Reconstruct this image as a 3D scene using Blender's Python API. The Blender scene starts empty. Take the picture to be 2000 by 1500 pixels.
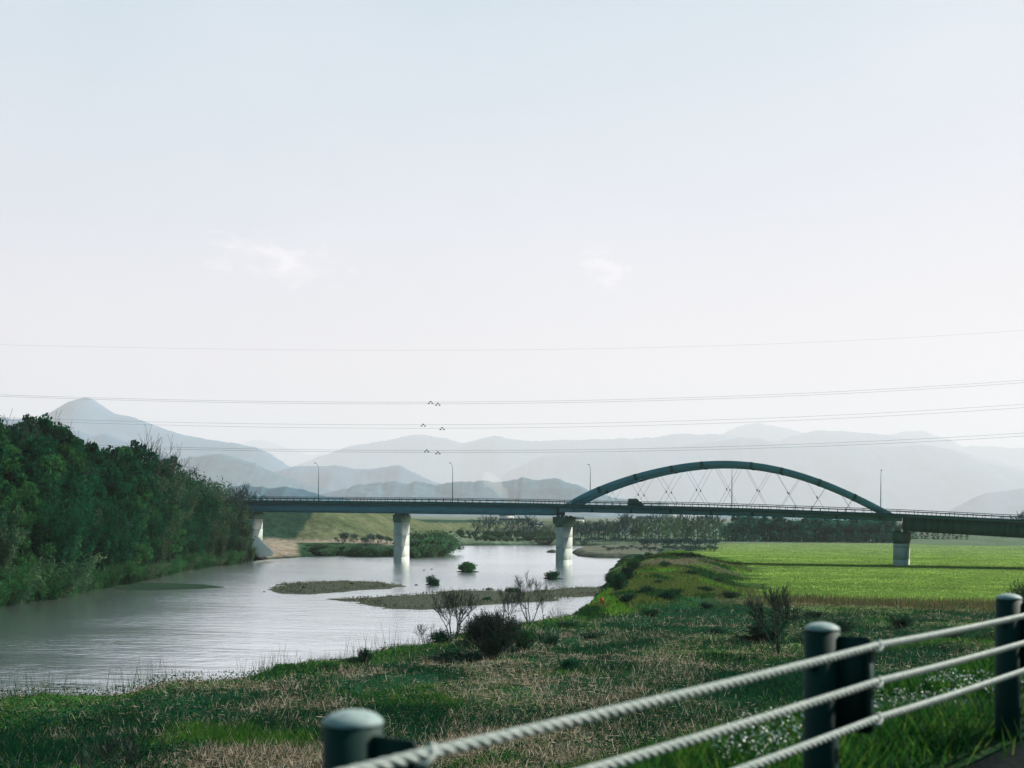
import bpy, math, random
import numpy as np
from mathutils import Vector, Matrix
R = math.radians
S = bpy.context.scene
COL = S.collection
rng = np.random.default_rng(7)
random.seed(7)

# ------------------------------------------------------------------ camera
EYE = 11.0; F = 2300.0; HY = 1005.0; ROLL = 0.0087
cam_d = bpy.data.cameras.new('camera'); cam = bpy.data.objects.new('camera', cam_d); COL.objects.link(cam)
cam_d.sensor_width = 36; cam_d.lens = 36*F/2000; cam_d.shift_y = (HY-750)/2000
cam_d.clip_start = 0.05; cam_d.clip_end = 60000
cam.matrix_world = Matrix.Translation((0, 0, EYE)) @ Matrix.Rotation(R(90), 4, 'X') @ Matrix.Rotation(ROLL, 4, 'Z')
cam_d.dof.use_dof = True; cam_d.dof.focus_distance = 240; cam_d.dof.aperture_fstop = 3.4
S.camera = cam

# ------------------------------------------------------------------ sky and sun
SUN_EL = R(37); SUN_AZ = R(62)                       # azimuth clockwise from +Y
sdir = Vector((math.cos(SUN_EL)*math.sin(SUN_AZ), math.cos(SUN_EL)*math.cos(SUN_AZ), math.sin(SUN_EL)))
W = bpy.data.worlds.new('World'); S.world = W; W.use_nodes = True
nt = W.node_tree; N = nt.nodes; L = nt.links; N.clear()
out = N.new('ShaderNodeOutputWorld'); bg = N.new('ShaderNodeBackground'); bg.inputs[1].default_value = 0.1
L.new(bg.outputs[0], out.inputs[0])
sky = N.new('ShaderNodeTexSky'); sky.sky_type = 'NISHITA'; sky.sun_disc = False
sky.sun_elevation = SUN_EL; sky.sun_rotation = SUN_AZ; sky.dust_density = 4; sky.air_density = 1
tc = N.new('ShaderNodeTexCoord'); sep = N.new('ShaderNodeSeparateXYZ'); L.new(tc.outputs['Generated'], sep.inputs[0])
ramp = N.new('ShaderNodeValToRGB'); L.new(sep.outputs['Z'], ramp.inputs[0])
els = [(0.0, (1.0, .87, .87)), (.12, (.96, .88, .885)), (.24, (.74, .80, .845)), (.38, (.60, .745, .80)), (.66, (.20, .45, .52)), (1, (.06, .28, .34))]
cr = ramp.color_ramp
while len(cr.elements) < len(els): cr.elements.new(.5)
for e, (p, c) in zip(cr.elements, els): e.position = p; e.color = (*c, 1)
def wmath(op, a, b=None, c=None):
    n = N.new('ShaderNodeMath'); n.operation = op
    for i, v in enumerate((a, b, c)):
        if v is None: continue
        if hasattr(v, 'links'): L.new(v, n.inputs[i])
        else: n.inputs[i].default_value = v
    return n.outputs[0]
def wmix(fac, a, b, mode='MIX'):
    n = N.new('ShaderNodeMix'); n.data_type = 'RGBA'; n.blend_type = mode
    for i, v in ((0, fac), (6, a), (7, b)):
        if hasattr(v, 'links'): L.new(v, n.inputs[i])
        else: n.inputs[i].default_value = v if i == 0 else (*v, 1)
    return n.outputs[2]
warm = wmath('MULTIPLY_ADD', sep.outputs['X'], .9, .25)       # brighter, warmer air towards the sun's side
warm = wmath('MINIMUM', wmath('MAXIMUM', warm, 0), 1)
c1 = wmix(warm, ramp.outputs[0], (.92, .88, .89))
c1 = wmix(wmath('MULTIPLY', sep.outputs['Z'], 1.6), c1, ramp.outputs[0])
# faint broad veil and small wispy clouds
mapn = N.new('ShaderNodeMapping'); L.new(tc.outputs['Generated'], mapn.inputs[0]); mapn.inputs['Scale'].default_value = (1, 1, 2.2)
nz = N.new('ShaderNodeTexNoise'); L.new(mapn.outputs[0], nz.inputs[0]); nz.inputs['Scale'].default_value = 3.0; nz.inputs['Detail'].default_value = 4
c1 = wmix(wmath('MULTIPLY', wmath('SUBTRACT', nz.outputs[0], .45), .9), c1, (.98, .96, .97))
def cloud(px, py, rx, rz, amp, prev):
    d = Vector(((px-1000)/F, 1, (HY-py)/F)).normalized()
    dx = wmath('DIVIDE', wmath('SUBTRACT', sep.outputs['X'], d.x), rx)
    dz = wmath('DIVIDE', wmath('ADD', wmath('SUBTRACT', sep.outputs['Z'], d.z), wmath('MULTIPLY', wmath('SUBTRACT', sep.outputs['X'], d.x), .12)), rz)
    m = wmath('SUBTRACT', 1.0, wmath('SQRT', wmath('ADD', wmath('MULTIPLY', dx, dx), wmath('MULTIPLY', dz, dz))))
    m = wmath('MAXIMUM', m, 0)
    n2 = N.new('ShaderNodeTexNoise'); L.new(mapn.outputs[0], n2.inputs[0]); n2.inputs['Scale'].default_value = 44; n2.inputs['Detail'].default_value = 7
    n2.inputs['Roughness'].default_value = .6; n2.inputs['Distortion'].default_value = .6
    k = wmath('MULTIPLY', wmath('MAXIMUM', wmath('SUBTRACT', n2.outputs[0], wmath('SUBTRACT', .62, wmath('MULTIPLY', m, .3))), 0), amp)
    k = wmath('MINIMUM', wmath('MULTIPLY', k, wmath('MINIMUM', wmath('MULTIPLY', m, 3), 1)), .8)
    return wmix(k, prev, (1.16, 1.10, 1.09))
c1 = cloud(530, 508, .095, .030, 3.0, c1); c1 = cloud(1186, 518, .032, .022, 4.0, c1)
back = wmath('MINIMUM', wmath('MAXIMUM', wmath('MULTIPLY_ADD', sep.outputs['Y'], -1.6, .25), 0), 1)      # the sky behind the camera, away from the sun, is deeper
c1 = wmix(back, c1, (.09, .31, .35))
scaled = wmix(1.0, c1, (4.15, 4.05, 4.3), 'MULTIPLY')
fin = wmix(.975, sky.outputs[0], scaled)
L.new(fin, bg.inputs[0])

sun_d = bpy.data.lights.new('sun', 'SUN'); sun_d.energy = 5.0; sun_d.angle = R(.6); sun_d.color = (1, .93, .82)
sun = bpy.data.objects.new('sun', sun_d); COL.objects.link(sun); sun.rotation_euler = sdir.to_track_quat('Z', 'Y').to_euler()
S.view_settings.view_transform = 'Standard'; S.view_settings.look = 'None'
S.view_settings.exposure = 1.2; S.view_settings.gamma = 1
S.cycles.volume_bounces = 1; S.cycles.max_bounces = 6

# ------------------------------------------------------------------ helpers
def v0(px, py): return (py-HY) - (px-1000)*ROLL
def u0(px, py): return (px-1000) + (py-HY)*ROLL
def G(px, py, z=0.0):                                 # where a sight line meets the level z
    Y = (EYE-z)*F/max(v0(px, py), .5); return (u0(px, py)/F*Y, Y)
def P(px, py, Y): return Vector((u0(px, py)/F*Y, Y, EYE - v0(px, py)*Y/F))

def tag(o, label=None, cat=None, group=None, kind=None):
    if label: o['label'] = label
    if cat: o['category'] = cat
    if group: o['group'] = group
    if kind: o['kind'] = kind
    return o
def empty(name, loc=(0, 0, 0), label=None, cat=None, group=None):
    o = bpy.data.objects.new(name, None); o.empty_display_size = .5; COL.objects.link(o); o.location = loc
    return tag(o, label, cat, group)
def npmesh(name, V, Fs, mats, parent=None, colors=None, midx=None, smooth=False, floats=None):
    V = np.asarray(V, dtype=np.float64)
    q_ = parent
    while q_ is not None: V = V - np.array(q_.location); q_ = q_.parent
    me = bpy.data.meshes.new(name)
    if not isinstance(Fs, list): Fs = [Fs]
    Fs = [np.asarray(f, dtype=np.int32) for f in Fs if len(f)]
    me.vertices.add(len(V)); me.vertices.foreach_set('co', V.astype(np.float32).ravel())
    nl = sum(f.size for f in Fs); nf = sum(len(f) for f in Fs)
    me.loops.add(nl); me.loops.foreach_set('vertex_index', np.concatenate([f.ravel() for f in Fs]))
    starts = []; k = 0
    for f in Fs:
        starts.append(k + np.arange(len(f))*f.shape[1]); k += f.size
    me.polygons.add(nf); me.polygons.foreach_set('loop_start', np.concatenate(starts).astype(np.int32))
    if midx is not None: me.polygons.foreach_set('material_index', np.asarray(midx, dtype=np.int32))
    if smooth: me.polygons.foreach_set('use_smooth', np.ones(nf, dtype=bool))
    for m in (mats if isinstance(mats, (list, tuple)) else [mats]): me.materials.append(m)
    if colors is not None:
        a = me.attributes.new('Col', 'FLOAT_COLOR', 'POINT')
        c = np.ones((len(V), 4), dtype=np.float32); c[:, :3] = colors; a.data.foreach_set('color', c.ravel())
    if floats:
        for kx, vv in floats.items():
            a = me.attributes.new(kx, 'FLOAT', 'POINT'); a.data.foreach_set('value', np.asarray(vv, dtype=np.float32))
    me.update(calc_edges=True); me.validate()
    o = bpy.data.objects.new(name, me); COL.objects.link(o)
    if parent is not None: o.parent = parent
    return o
class MB:
    def __init__(s): s.v = []; s.f = {3: [], 4: []}; s.ng = []
    def add(s, V, faces):
        b = len(s.v); s.v.extend([tuple(p) for p in V])
        for f in faces:
            f = [i+b for i in f]
            if len(f) in s.f: s.f[len(f)].append(f)
            else: s.ng.append(f)
    def box(s, fn, a0, a1, b0, b1, c0, c1):            # fn maps (a,b,c) to a world point
        V = [fn(a, b, c) for a in (a0, a1) for b in (b0, b1) for c in (c0, c1)]
        s.add(V, [(0, 1, 3, 2), (4, 6, 7, 5), (0, 4, 5, 1), (2, 3, 7, 6), (0, 2, 6, 4), (1, 5, 7, 3)])
    def sweep(s, rings, closed_ends=True):
        n = len(rings[0]); V = [p for r in rings for p in r]; fs = []
        for i in range(len(rings)-1):
            for j in range(n): fs.append((i*n+j, i*n+(j+1) % n, (i+1)*n+(j+1) % n, (i+1)*n+j))
        if closed_ends:
            fs.append(tuple(range(n-1, -1, -1))); fs.append(tuple(range((len(rings)-1)*n, len(rings)*n)))
        s.add(V, fs)
    def tube(s, pts, rad, n=6, ends=True):
        pts = [Vector(p) for p in pts]
        if not hasattr(rad, '__len__'): rad = [rad]*len(pts)
        rings = []; ref = Vector((0, 0, 1))
        for i, p in enumerate(pts):
            t = (pts[min(i+1, len(pts)-1)] - pts[max(i-1, 0)]).normalized()
            if abs(t.dot(ref)) > .95: ref = Vector((1, 0, 0)) if abs(t.x) < .8 else Vector((0, 1, 0))
            a = t.cross(ref).normalized(); b = t.cross(a)
            rings.append([p + (a*math.cos(2*math.pi*k/n) + b*math.sin(2*math.pi*k/n))*rad[i] for k in range(n)])
        s.sweep(rings, ends)
    def lathe(s, c, prof, n=24):
        c = Vector(c)
        s.sweep([[c + Vector((r*math.cos(2*math.pi*k/n), r*math.sin(2*math.pi*k/n), z)) for k in range(n)] for r, z in prof])
    def build(s, name, mat, parent=None, smooth=False):
        fl = [s.f[3], s.f[4]]
        me_f = [x for x in fl if len(x)]
        bylen = {}
        for g in s.ng: bylen.setdefault(len(g), []).append(g)
        return npmesh(name, s.v, me_f + list(bylen.values()), mat, parent, smooth=smooth)

def _h(ix, iy, seed):
    n = (ix*374761393 + iy*668265263 + seed*974711) & 0x7fffffff
    n = ((n ^ (n >> 13))*1274126177) & 0x7fffffff
    return ((n ^ (n >> 16)) & 0xffff)/65535.0
def vn(x, y, sc, seed=0):
    x = np.asarray(x, dtype=float)/sc + 5000; y = np.asarray(y, dtype=float)/sc + 5000
    ix = np.floor(x).astype(np.int64); iy = np.floor(y).astype(np.int64); fx = x-ix; fy = y-iy
    fx = fx*fx*(3-2*fx); fy = fy*fy*(3-2*fy)
    return (_h(ix, iy, seed)*(1-fx)+_h(ix+1, iy, seed)*fx)*(1-fy) + (_h(ix, iy+1, seed)*(1-fx)+_h(ix+1, iy+1, seed)*fx)*fy
def fbm(x, y, sc, seed=0, o=3): return sum(vn(x, y, sc/2**k, seed+k)*.5**k for k in range(o))/(2-.5**(o-1))
def sst(a, b, x): t = np.clip((x-a)/(b-a), 0, 1); return t*t*(3-2*t)
def sdist(X, Y, poly):                                 # signed distance, positive inside
    X = np.asarray(X, float); Y = np.asarray(Y, float); sh = X.shape; X = X.ravel(); Y = Y.ravel()
    d = np.full(X.shape, 1e18); ins = np.zeros(X.shape, bool); n = len(poly)
    for i in range(n):
        x0, y0 = poly[i]; x1, y1 = poly[(i+1) % n]; dx, dy = x1-x0, y1-y0
        t = np.clip(((X-x0)*dx + (Y-y0)*dy)/(dx*dx+dy*dy+1e-9), 0, 1)
        d = np.minimum(d, (X-x0-t*dx)**2 + (Y-y0-t*dy)**2)
        c = ((y0 > Y) != (y1 > Y)); xi = x0 + (Y-y0)*dx/(dy if abs(dy) > 1e-9 else 1e-9); ins ^= c & (X < xi)
    d = np.sqrt(d); return np.where(ins, d, -d).reshape(sh)

# ------------------------------------------------------------------ materials
def newmat(name):
    m = bpy.data.materials.new(name); m.use_nodes = True; m.node_tree.nodes.clear(); return m, m.node_tree.nodes, m.node_tree.links
def mat(name, c1, c2=None, scale=3.0, rough=.8, bump=0.0, bscale=None, metal=0, stretch=(1, 1, 1), spec=.06, detail=4):
    m, n, l = newmat(name); o = n.new('ShaderNodeOutputMaterial'); b = n.new('ShaderNodeBsdfPrincipled'); l.new(b.outputs[0], o.inputs[0])
    b.inputs['Roughness'].default_value = rough; b.inputs['Metallic'].default_value = metal; b.inputs['Specular IOR Level'].default_value = spec
    t = n.new('ShaderNodeTexCoord'); mp = n.new('ShaderNodeMapping'); mp.inputs['Scale'].default_value = stretch; l.new(t.outputs['Object'], mp.inputs[0])
    z = n.new('ShaderNodeTexNoise'); z.inputs['Scale'].default_value = scale; z.inputs['Detail'].default_value = detail; l.new(mp.outputs[0], z.inputs[0])
    r = n.new('ShaderNodeValToRGB'); r.color_ramp.elements[0].position = .35; r.color_ramp.elements[1].position = .65
    r.color_ramp.elements[0].color = (*c1, 1); r.color_ramp.elements[1].color = (*(c2 or tuple(x*1.35 for x in c1)), 1)
    l.new(z.outputs[0], r.inputs[0]); l.new(r.outputs[0], b.inputs['Base Color'])
    if bump:
        z2 = n.new('ShaderNodeTexNoise'); z2.inputs['Scale'].default_value = bscale or scale*4; z2.inputs['Detail'].default_value = 5; l.new(mp.outputs[0], z2.inputs[0])
        bp = n.new('ShaderNodeBump'); bp.inputs['Strength'].default_value = 1; bp.inputs['Distance'].default_value = bump
        l.new(z2.outputs[0], bp.inputs['Height']); l.new(bp.outputs[0], b.inputs['Normal'])
    return m
def leafmat(name, c1, c2, scale=.5, trans=.35, attr=False, tcol=None):
    m, n, l = newmat(name); o = n.new('ShaderNodeOutputMaterial'); d = n.new('ShaderNodeBsdfDiffuse'); t = n.new('ShaderNodeBsdfTranslucent')
    mx = n.new('ShaderNodeMixShader'); mx.inputs[0].default_value = trans; l.new(d.outputs[0], mx.inputs[1]); l.new(t.outputs[0], mx.inputs[2]); l.new(mx.outputs[0], o.inputs[0])
    if attr:
        a = n.new('ShaderNodeAttribute'); a.attribute_name = 'Col'; src = a.outputs['Color']
    else:
        tc = n.new('ShaderNodeTexCoord'); z = n.new('ShaderNodeTexNoise'); z.inputs['Scale'].default_value = scale; z.inputs['Detail'].default_value = 6
        z.inputs['Roughness'].default_value = .7
        oi = n.new('ShaderNodeObjectInfo'); ad = n.new('ShaderNodeVectorMath'); ad.operation = 'ADD'
        sc = n.new('ShaderNodeVectorMath'); sc.operation = 'SCALE'; sc.inputs['Scale'].default_value = 40
        cx = n.new('ShaderNodeCombineXYZ'); l.new(oi.outputs['Random'], cx.inputs[0]); l.new(cx.outputs[0], sc.inputs[0])
        l.new(tc.outputs['Object'], ad.inputs[0]); l.new(sc.outputs[0], ad.inputs[1]); l.new(ad.outputs[0], z.inputs[0])
        r = n.new('ShaderNodeValToRGB'); r.color_ramp.elements[0].position = .38; r.color_ramp.elements[1].position = .64
        r.color_ramp.elements[0].color = (*c1, 1); r.color_ramp.elements[1].color = (*c2, 1); l.new(z.outputs[0], r.inputs[0])
        hs = n.new('ShaderNodeHueSaturation'); mr = n.new('ShaderNodeMapRange'); mr.inputs[3].default_value = .75; mr.inputs[4].default_value = 1.3
        l.new(oi.outputs['Random'], mr.inputs[0]); l.new(mr.outputs[0], hs.inputs['Value']); l.new(r.outputs[0], hs.inputs['Color']); src = hs.outputs[0]
    l.new(src, d.inputs[0]); l.new(src, t.inputs[0]); return m

M = {}
M['steel'] = mat('bridge_paint', (.055, .17, .21), (.075, .205, .25), .25, .55, stretch=(1, 1, 3))
M['steel_dark'] = mat('bridge_paint_dark', (.016, .07, .065), (.022, .085, .08), .4, .6, stretch=(2, 2, .4))
M['splice'] = mat('splice_paint', (.012, .075, .06), (.02, .09, .075), 1, .6)
M['concrete'] = mat('concrete', (.20, .265, .26), (.42, .42, .39), .35, .9, .02, 3, stretch=(1, 1, .35), detail=7)
M['concrete_dark'] = mat('concrete_shaded', (.035, .085, .06), (.07, .12, .09), .8, .9, .02, 3)  # pier caps: the deck's shade is put into this colour
M['wire'] = mat('wire', (.03, .07, .08), None, 1, .6)
M['lamp'] = mat('lamp_steel', (.10, .17, .19), None, 1, .5, metal=.2)
M['bark'] = mat('bark', (.018, .035, .03), (.04, .055, .045), 3, .9)
M['bark_grey'] = mat('bark_grey', (.006, .046, .046), (.018, .075, .072), 2, .9)
M['bark_pale'] = mat('bark_pale', (.04, .07, .062), (.08, .095, .08), 2, .9)
M['leaf_dark'] = leafmat('leaves_dark', (.002, .026, .016), (.010, .078, .034), .45)
M['leaf_mid'] = leafmat('leaves_mid', (.008, .052, .020), (.035, .115, .035), .5)
M['leaf_tan'] = leafmat('leaves_tan', (.006, .048, .028), (.07, .105, .052), .6)
M['leaf_fresh'] = leafmat('leaves_fresh', (.028, .095, .042), (.070, .16, .07), .4)
M['leaf_blue'] = leafmat('leaves_blue', (.004, .072, .060), (.026, .19, .135), .3)
M['blade'] = leafmat('blades', None, None, attr=True, trans=.4)
M['post'] = mat('post_paint', (.004, .022, .020), (.005, .028, .024), 5, .65, spec=.12)
M['cap'] = mat('cap_paint', (.16, .23, .23), (.24, .30, .30), 30, .6, spec=.15)
M['rope'] = mat('galvanised_cable', (.22, .27, .255), (.36, .39, .37), 60, .7, metal=.1, spec=.2)
M['asphalt'] = mat('asphalt', (.018, .03, .026), (.05, .06, .05), 25, .95, .003, 300)
M['dirt'] = mat('dirt', (.20, .17, .13), (.30, .25, .20), .3, .95, .05, 2)
M['van'] = mat('van_paint', (.006, .04, .032), None, 1, .35, spec=.6)
M['van_glass'] = mat('van_glass', (.02, .05, .05), None, 1, .05, spec=1)
M['white'] = mat('white_paint', (.70, .70, .68), None, 1, .4)
M['rubber'] = mat('rubber', (.01, .012, .012), None, 1, .8)
M['red'] = mat('red_plastic', (.65, .07, .05), None, 1, .5)
M['rock'] = mat('rock', (.04, .06, .05), (.09, .10, .08), 2, .9, .05)
M['heap'] = mat('dark_soil', (.018, .05, .06), (.03, .07, .08), .2, .95)

# ground: colour from attributes plus world-space noise
def ground_mat(name, fine=1.0):
    m, n, l = newmat(name); o = n.new('ShaderNodeOutputMaterial'); b = n.new('ShaderNodeBsdfPrincipled'); l.new(b.outputs[0], o.inputs[0])
    b.inputs['Roughness'].default_value = .95; b.inputs['Specular IOR Level'].default_value = 0
    a = n.new('ShaderNodeAttribute'); a.attribute_name = 'Col'; t = n.new('ShaderNodeTexCoord')
    s = n.new('ShaderNodeAttribute'); s.attribute_name = 'straw'
    z = n.new('ShaderNodeTexNoise'); z.inputs['Scale'].default_value = .5*fine; z.inputs['Detail'].default_value = 9; z.inputs['Roughness'].default_value = .75; l.new(t.outputs['Object'], z.inputs[0])
    z3 = n.new('ShaderNodeTexNoise'); z3.inputs['Scale'].default_value = .10; z3.inputs['Detail'].default_value = 5; l.new(t.outputs['Object'], z3.inputs[0])
    mr = n.new('ShaderNodeMapRange'); mr.inputs[1].default_value = .35; mr.inputs[2].default_value = .65; mr.inputs[3].default_value = .55; mr.inputs[4].default_value = 1.45; l.new(z.outputs[0], mr.inputs[0])
    mr3 = n.new('ShaderNodeMapRange'); mr3.inputs[1].default_value = .35; mr3.inputs[2].default_value = .65; mr3.inputs[3].default_value = .8; mr3.inputs[4].default_value = 1.2; l.new(z3.outputs[0], mr3.inputs[0])
    mm = n.new('ShaderNodeMath'); mm.operation = 'MULTIPLY'; l.new(mr.outputs[0], mm.inputs[0]); l.new(mr3.outputs[0], mm.inputs[1])
    vs = n.new('ShaderNodeVectorMath'); vs.operation = 'SCALE'; l.new(a.outputs['Color'], vs.inputs[0]); l.new(mm.outputs[0], vs.inputs['Scale'])
    z4 = n.new('ShaderNodeTexNoise'); z4.inputs['Scale'].default_value = 2.2*fine; z4.inputs['Detail'].default_value = 6; z4.inputs['Roughness'].default_value = .8; l.new(t.outputs['Object'], z4.inputs[0])
    mr4 = n.new('ShaderNodeMapRange'); mr4.inputs[1].default_value = .5; mr4.inputs[2].default_value = .62; l.new(z4.outputs[0], mr4.inputs[0])
    mf = n.new('ShaderNodeMath'); mf.operation = 'MULTIPLY'; l.new(mr4.outputs[0], mf.inputs[0]); l.new(s.outputs['Fac'], mf.inputs[1])
    mx = n.new('ShaderNodeMix'); mx.data_type = 'RGBA'; l.new(mf.outputs[0], mx.inputs[0]); l.new(vs.outputs[0], mx.inputs[6]); mx.inputs[7].default_value = (.26, .22, .15, 1)
    l.new(mx.outputs[2], b.inputs['Base Color'])
    bp = n.new('ShaderNodeBump'); bp.inputs['Distance'].default_value = .25/fine; bp.inputs['Strength'].default_value = .8; l.new(z.outputs[0], bp.inputs['Height']); l.new(bp.outputs[0], b.inputs['Normal'])
    return m
M['ground'] = ground_mat('ground_cover'); M['verge'] = ground_mat('verge_soil', 12)

def water_mat():
    m, n, l = newmat('water'); o = n.new('ShaderNodeOutputMaterial'); b = n.new('ShaderNodeBsdfPrincipled'); l.new(b.outputs[0], o.inputs[0])
    b.inputs['Base Color'].default_value = (.014, .085, .090, 1); b.inputs['Roughness'].default_value = .5; b.inputs['Specular IOR Level'].default_value = 0
    gl = n.new('ShaderNodeBsdfGlossy'); gl.inputs['Color'].default_value = (.97, .985, 1.0, 1); gl.inputs['Roughness'].default_value = .19
    fr = n.new('ShaderNodeFresnel'); fr.inputs['IOR'].default_value = 1.5; fm = n.new('ShaderNodeMapRange'); fm.inputs[1].default_value = .05; fm.inputs[2].default_value = .45; fm.inputs[3].default_value = .5; fm.inputs[4].default_value = .97
    l.new(fr.outputs[0], fm.inputs[0]); mxs = n.new('ShaderNodeMixShader'); l.new(fm.outputs[0], mxs.inputs[0]); l.new(b.outputs[0], mxs.inputs[1]); l.new(gl.outputs[0], mxs.inputs[2]); l.new(mxs.outputs[0], o.inputs[0])
    t = n.new('ShaderNodeTexCoord')
    def nz(sc, st, det, dist=0):
        mp = n.new('ShaderNodeMapping'); mp.inputs['Scale'].default_value = st; mp.inputs['Rotation'].default_value = (0, 0, R(20)); l.new(t.outputs['Object'], mp.inputs[0])
        z = n.new('ShaderNodeTexNoise'); z.inputs['Scale'].default_value = sc; z.inputs['Detail'].default_value = det; z.inputs['Distortion'].default_value = dist; l.new(mp.outputs[0], z.inputs[0]); return z.outputs[0]
    big = nz(.035, (1, 2.2, 1), 3); a = nz(.9, (.7, 1.6, 1), 4, .4); c = nz(.22, (.6, 1.8, 1), 3, .8)
    mr = n.new('ShaderNodeMapRange'); mr.inputs[1].default_value = .4; mr.inputs[2].default_value = .62; mr.inputs[3].default_value = .25; mr.inputs[4].default_value = 1.0; l.new(big, mr.inputs[0])
    ml = n.new('ShaderNodeMath'); ml.operation = 'MULTIPLY'; l.new(a, ml.inputs[0]); l.new(mr.outputs[0], ml.inputs[1])
    b1 = n.new('ShaderNodeBump'); b1.inputs['Distance'].default_value = .10; b1.inputs['Strength'].default_value = 1; l.new(ml.outputs[0], b1.inputs['Height'])
    b2 = n.new('ShaderNodeBump'); b2.inputs['Distance'].default_value = .10; b2.inputs['Strength'].default_value = 1; l.new(c, b2.inputs['Height']); l.new(b1.outputs[0], b2.inputs['Normal'])
    l.new(b2.outputs[0], b.inputs['Normal']); l.new(b2.outputs[0], gl.inputs['Normal']); return m
M['water'] = water_mat()

# ------------------------------------------------------------------ river outline in plan
near_shore = [G(px, py, 1.5) for px, py in [(-700, 1420), (-250, 1378), (0, 1357), (150, 1340), (300, 1328), (430, 1318), (490, 1298), (560, 1282), (620, 1272), (700, 1263), (800, 1243), (900, 1224), (1000, 1209), (1090, 1198), (1125, 1186), (1150, 1174), (1172, 1150), (1184, 1128), (1192, 1108), (1204, 1094)]]
near_shore = [(x-1.0, y+1.6) for x, y in near_shore]
rest = [G(*p) for p in [(1212, 1090), (1160, 1089.5), (1125, 1087), (1112, 1079), (1130, 1073), (1180, 1070.5), (1240, 1069.5), (1252, 1067.8), (1180, 1066.8), (1100, 1065), (1000, 1065), (900, 1065.6), (884, 1067), (876, 1072), (866, 1079), (840, 1083.5), (800, 1085.5), (700, 1084.5), (640, 1085), (600, 1088), (560, 1090.5), (520, 1093), (495, 1096), (470, 1100), (420, 1106), (360, 1114), (300, 1130), (240, 1142), (170, 1154), (120, 1166), (0, 1182), (-250, 1215), (-700, 1260)]]
RIVER = near_shore + rest
MOUND = [G(*p, 1.6) for p in [(1110, 1192), (1160, 1160), (1195, 1120), (1235, 1088), (1330, 1084), (1400, 1090), (1458, 1110), (1440, 1150), (1380, 1175), (1250, 1190), (1150, 1200)]]
FIELD = [G(*p, 1.25) for p in [(1400, 1061), (1330, 1079), (1400, 1090), (1450, 1108), (1446, 1130), (1436, 1166), (1700, 1176), (2100, 1184), (2500, 1190), (2900, 1120), (2700, 1068), (2000, 1067), (1700, 1061)]]
PATHZ = [G(*p, 2.7) for p in [(500, 1055), (560, 1053.5), (640, 1055.5), (780, 1058.5), (780, 1063.5), (640, 1061.5), (578, 1061), (592, 1077), (545, 1079)]]
APRON = [G(*p, 2.4) for p in [(505, 1060), (575, 1061), (590, 1078), (498, 1080)]]
LEVEE = [(-150, 300, 12.0), (-100, 345, 12.0), (-60, 354, 12.1), (-47, 420, 11.4), (-44, 520, 8.4), (0, 900, 6.4), (300, 1400, 6.6), (1500, 1700, 6.6)]
FO = np.array((0.0, 2.62)); FD = np.array((.63, .777)); FG = np.array((-.777, .63))

def river_sd(X, Y): return sdist(X, Y, RIVER)
def levee_h(X, Y):
    best = np.full(np.shape(X), -99.0)
    for (x0, y0, z0), (x1, y1, z1) in zip(LEVEE[:-1], LEVEE[1:]):
        dx, dy = x1-x0, y1-y0; t = np.clip(((X-x0)*dx+(Y-y0)*dy)/(dx*dx+dy*dy), 0, 1)
        d = np.hypot(X-x0-t*dx, Y-y0-t*dy); best = np.maximum(best, z0+(z1-z0)*t - np.maximum(d-3, 0)/2.3)
    return best
def terrain(X, Y, sd=None):
    X = np.asarray(X, float); Y = np.asarray(Y, float)
    sd = river_sd(X, Y) if sd is None else sd
    d = -sd
    near = sst(150, 110, Y)
    zl = 1.25 + (fbm(X, Y, 14, 3)-.5)*.7*(.25+.75*near) + (fbm(X, Y, 3.6, 5)-.5)*1.0*near
    fld = sst(-6, 6, sdist(X, Y, FIELD)); zl = zl*(1-fld) + 1.23*fld
    md = sst(-1, 9, sdist(X, Y, MOUND)); zl = zl + md*(1.25 + .9*np.maximum(fbm(X, Y, 11, 11)-.45, 0) + 1.0*(vn(X, Y*.45, 4.5, 9)-.4))
    zl = zl + .45*(vn(X, Y, 2.0, 21)-.5)*md
    zl = zl + 1.7*sst(2, 11, d)*sst(-8, -24, X)*sst(258, 276, Y)
    edge = sst(0, 3.2, d + (fbm(X, Y, 4, 31)-.5)*2.0)
    z = np.where(sd > 0, -np.minimum(sd/3, 1.2), zl*edge - .12*(1-edge))
    z = np.maximum(z, np.where(d > 4, np.minimum(levee_h(X, Y), 1.0 + (d-4)*.42), -99))
    z = z - sst(22000, 37000, np.hypot(X, Y))*2.0
    return z

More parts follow.
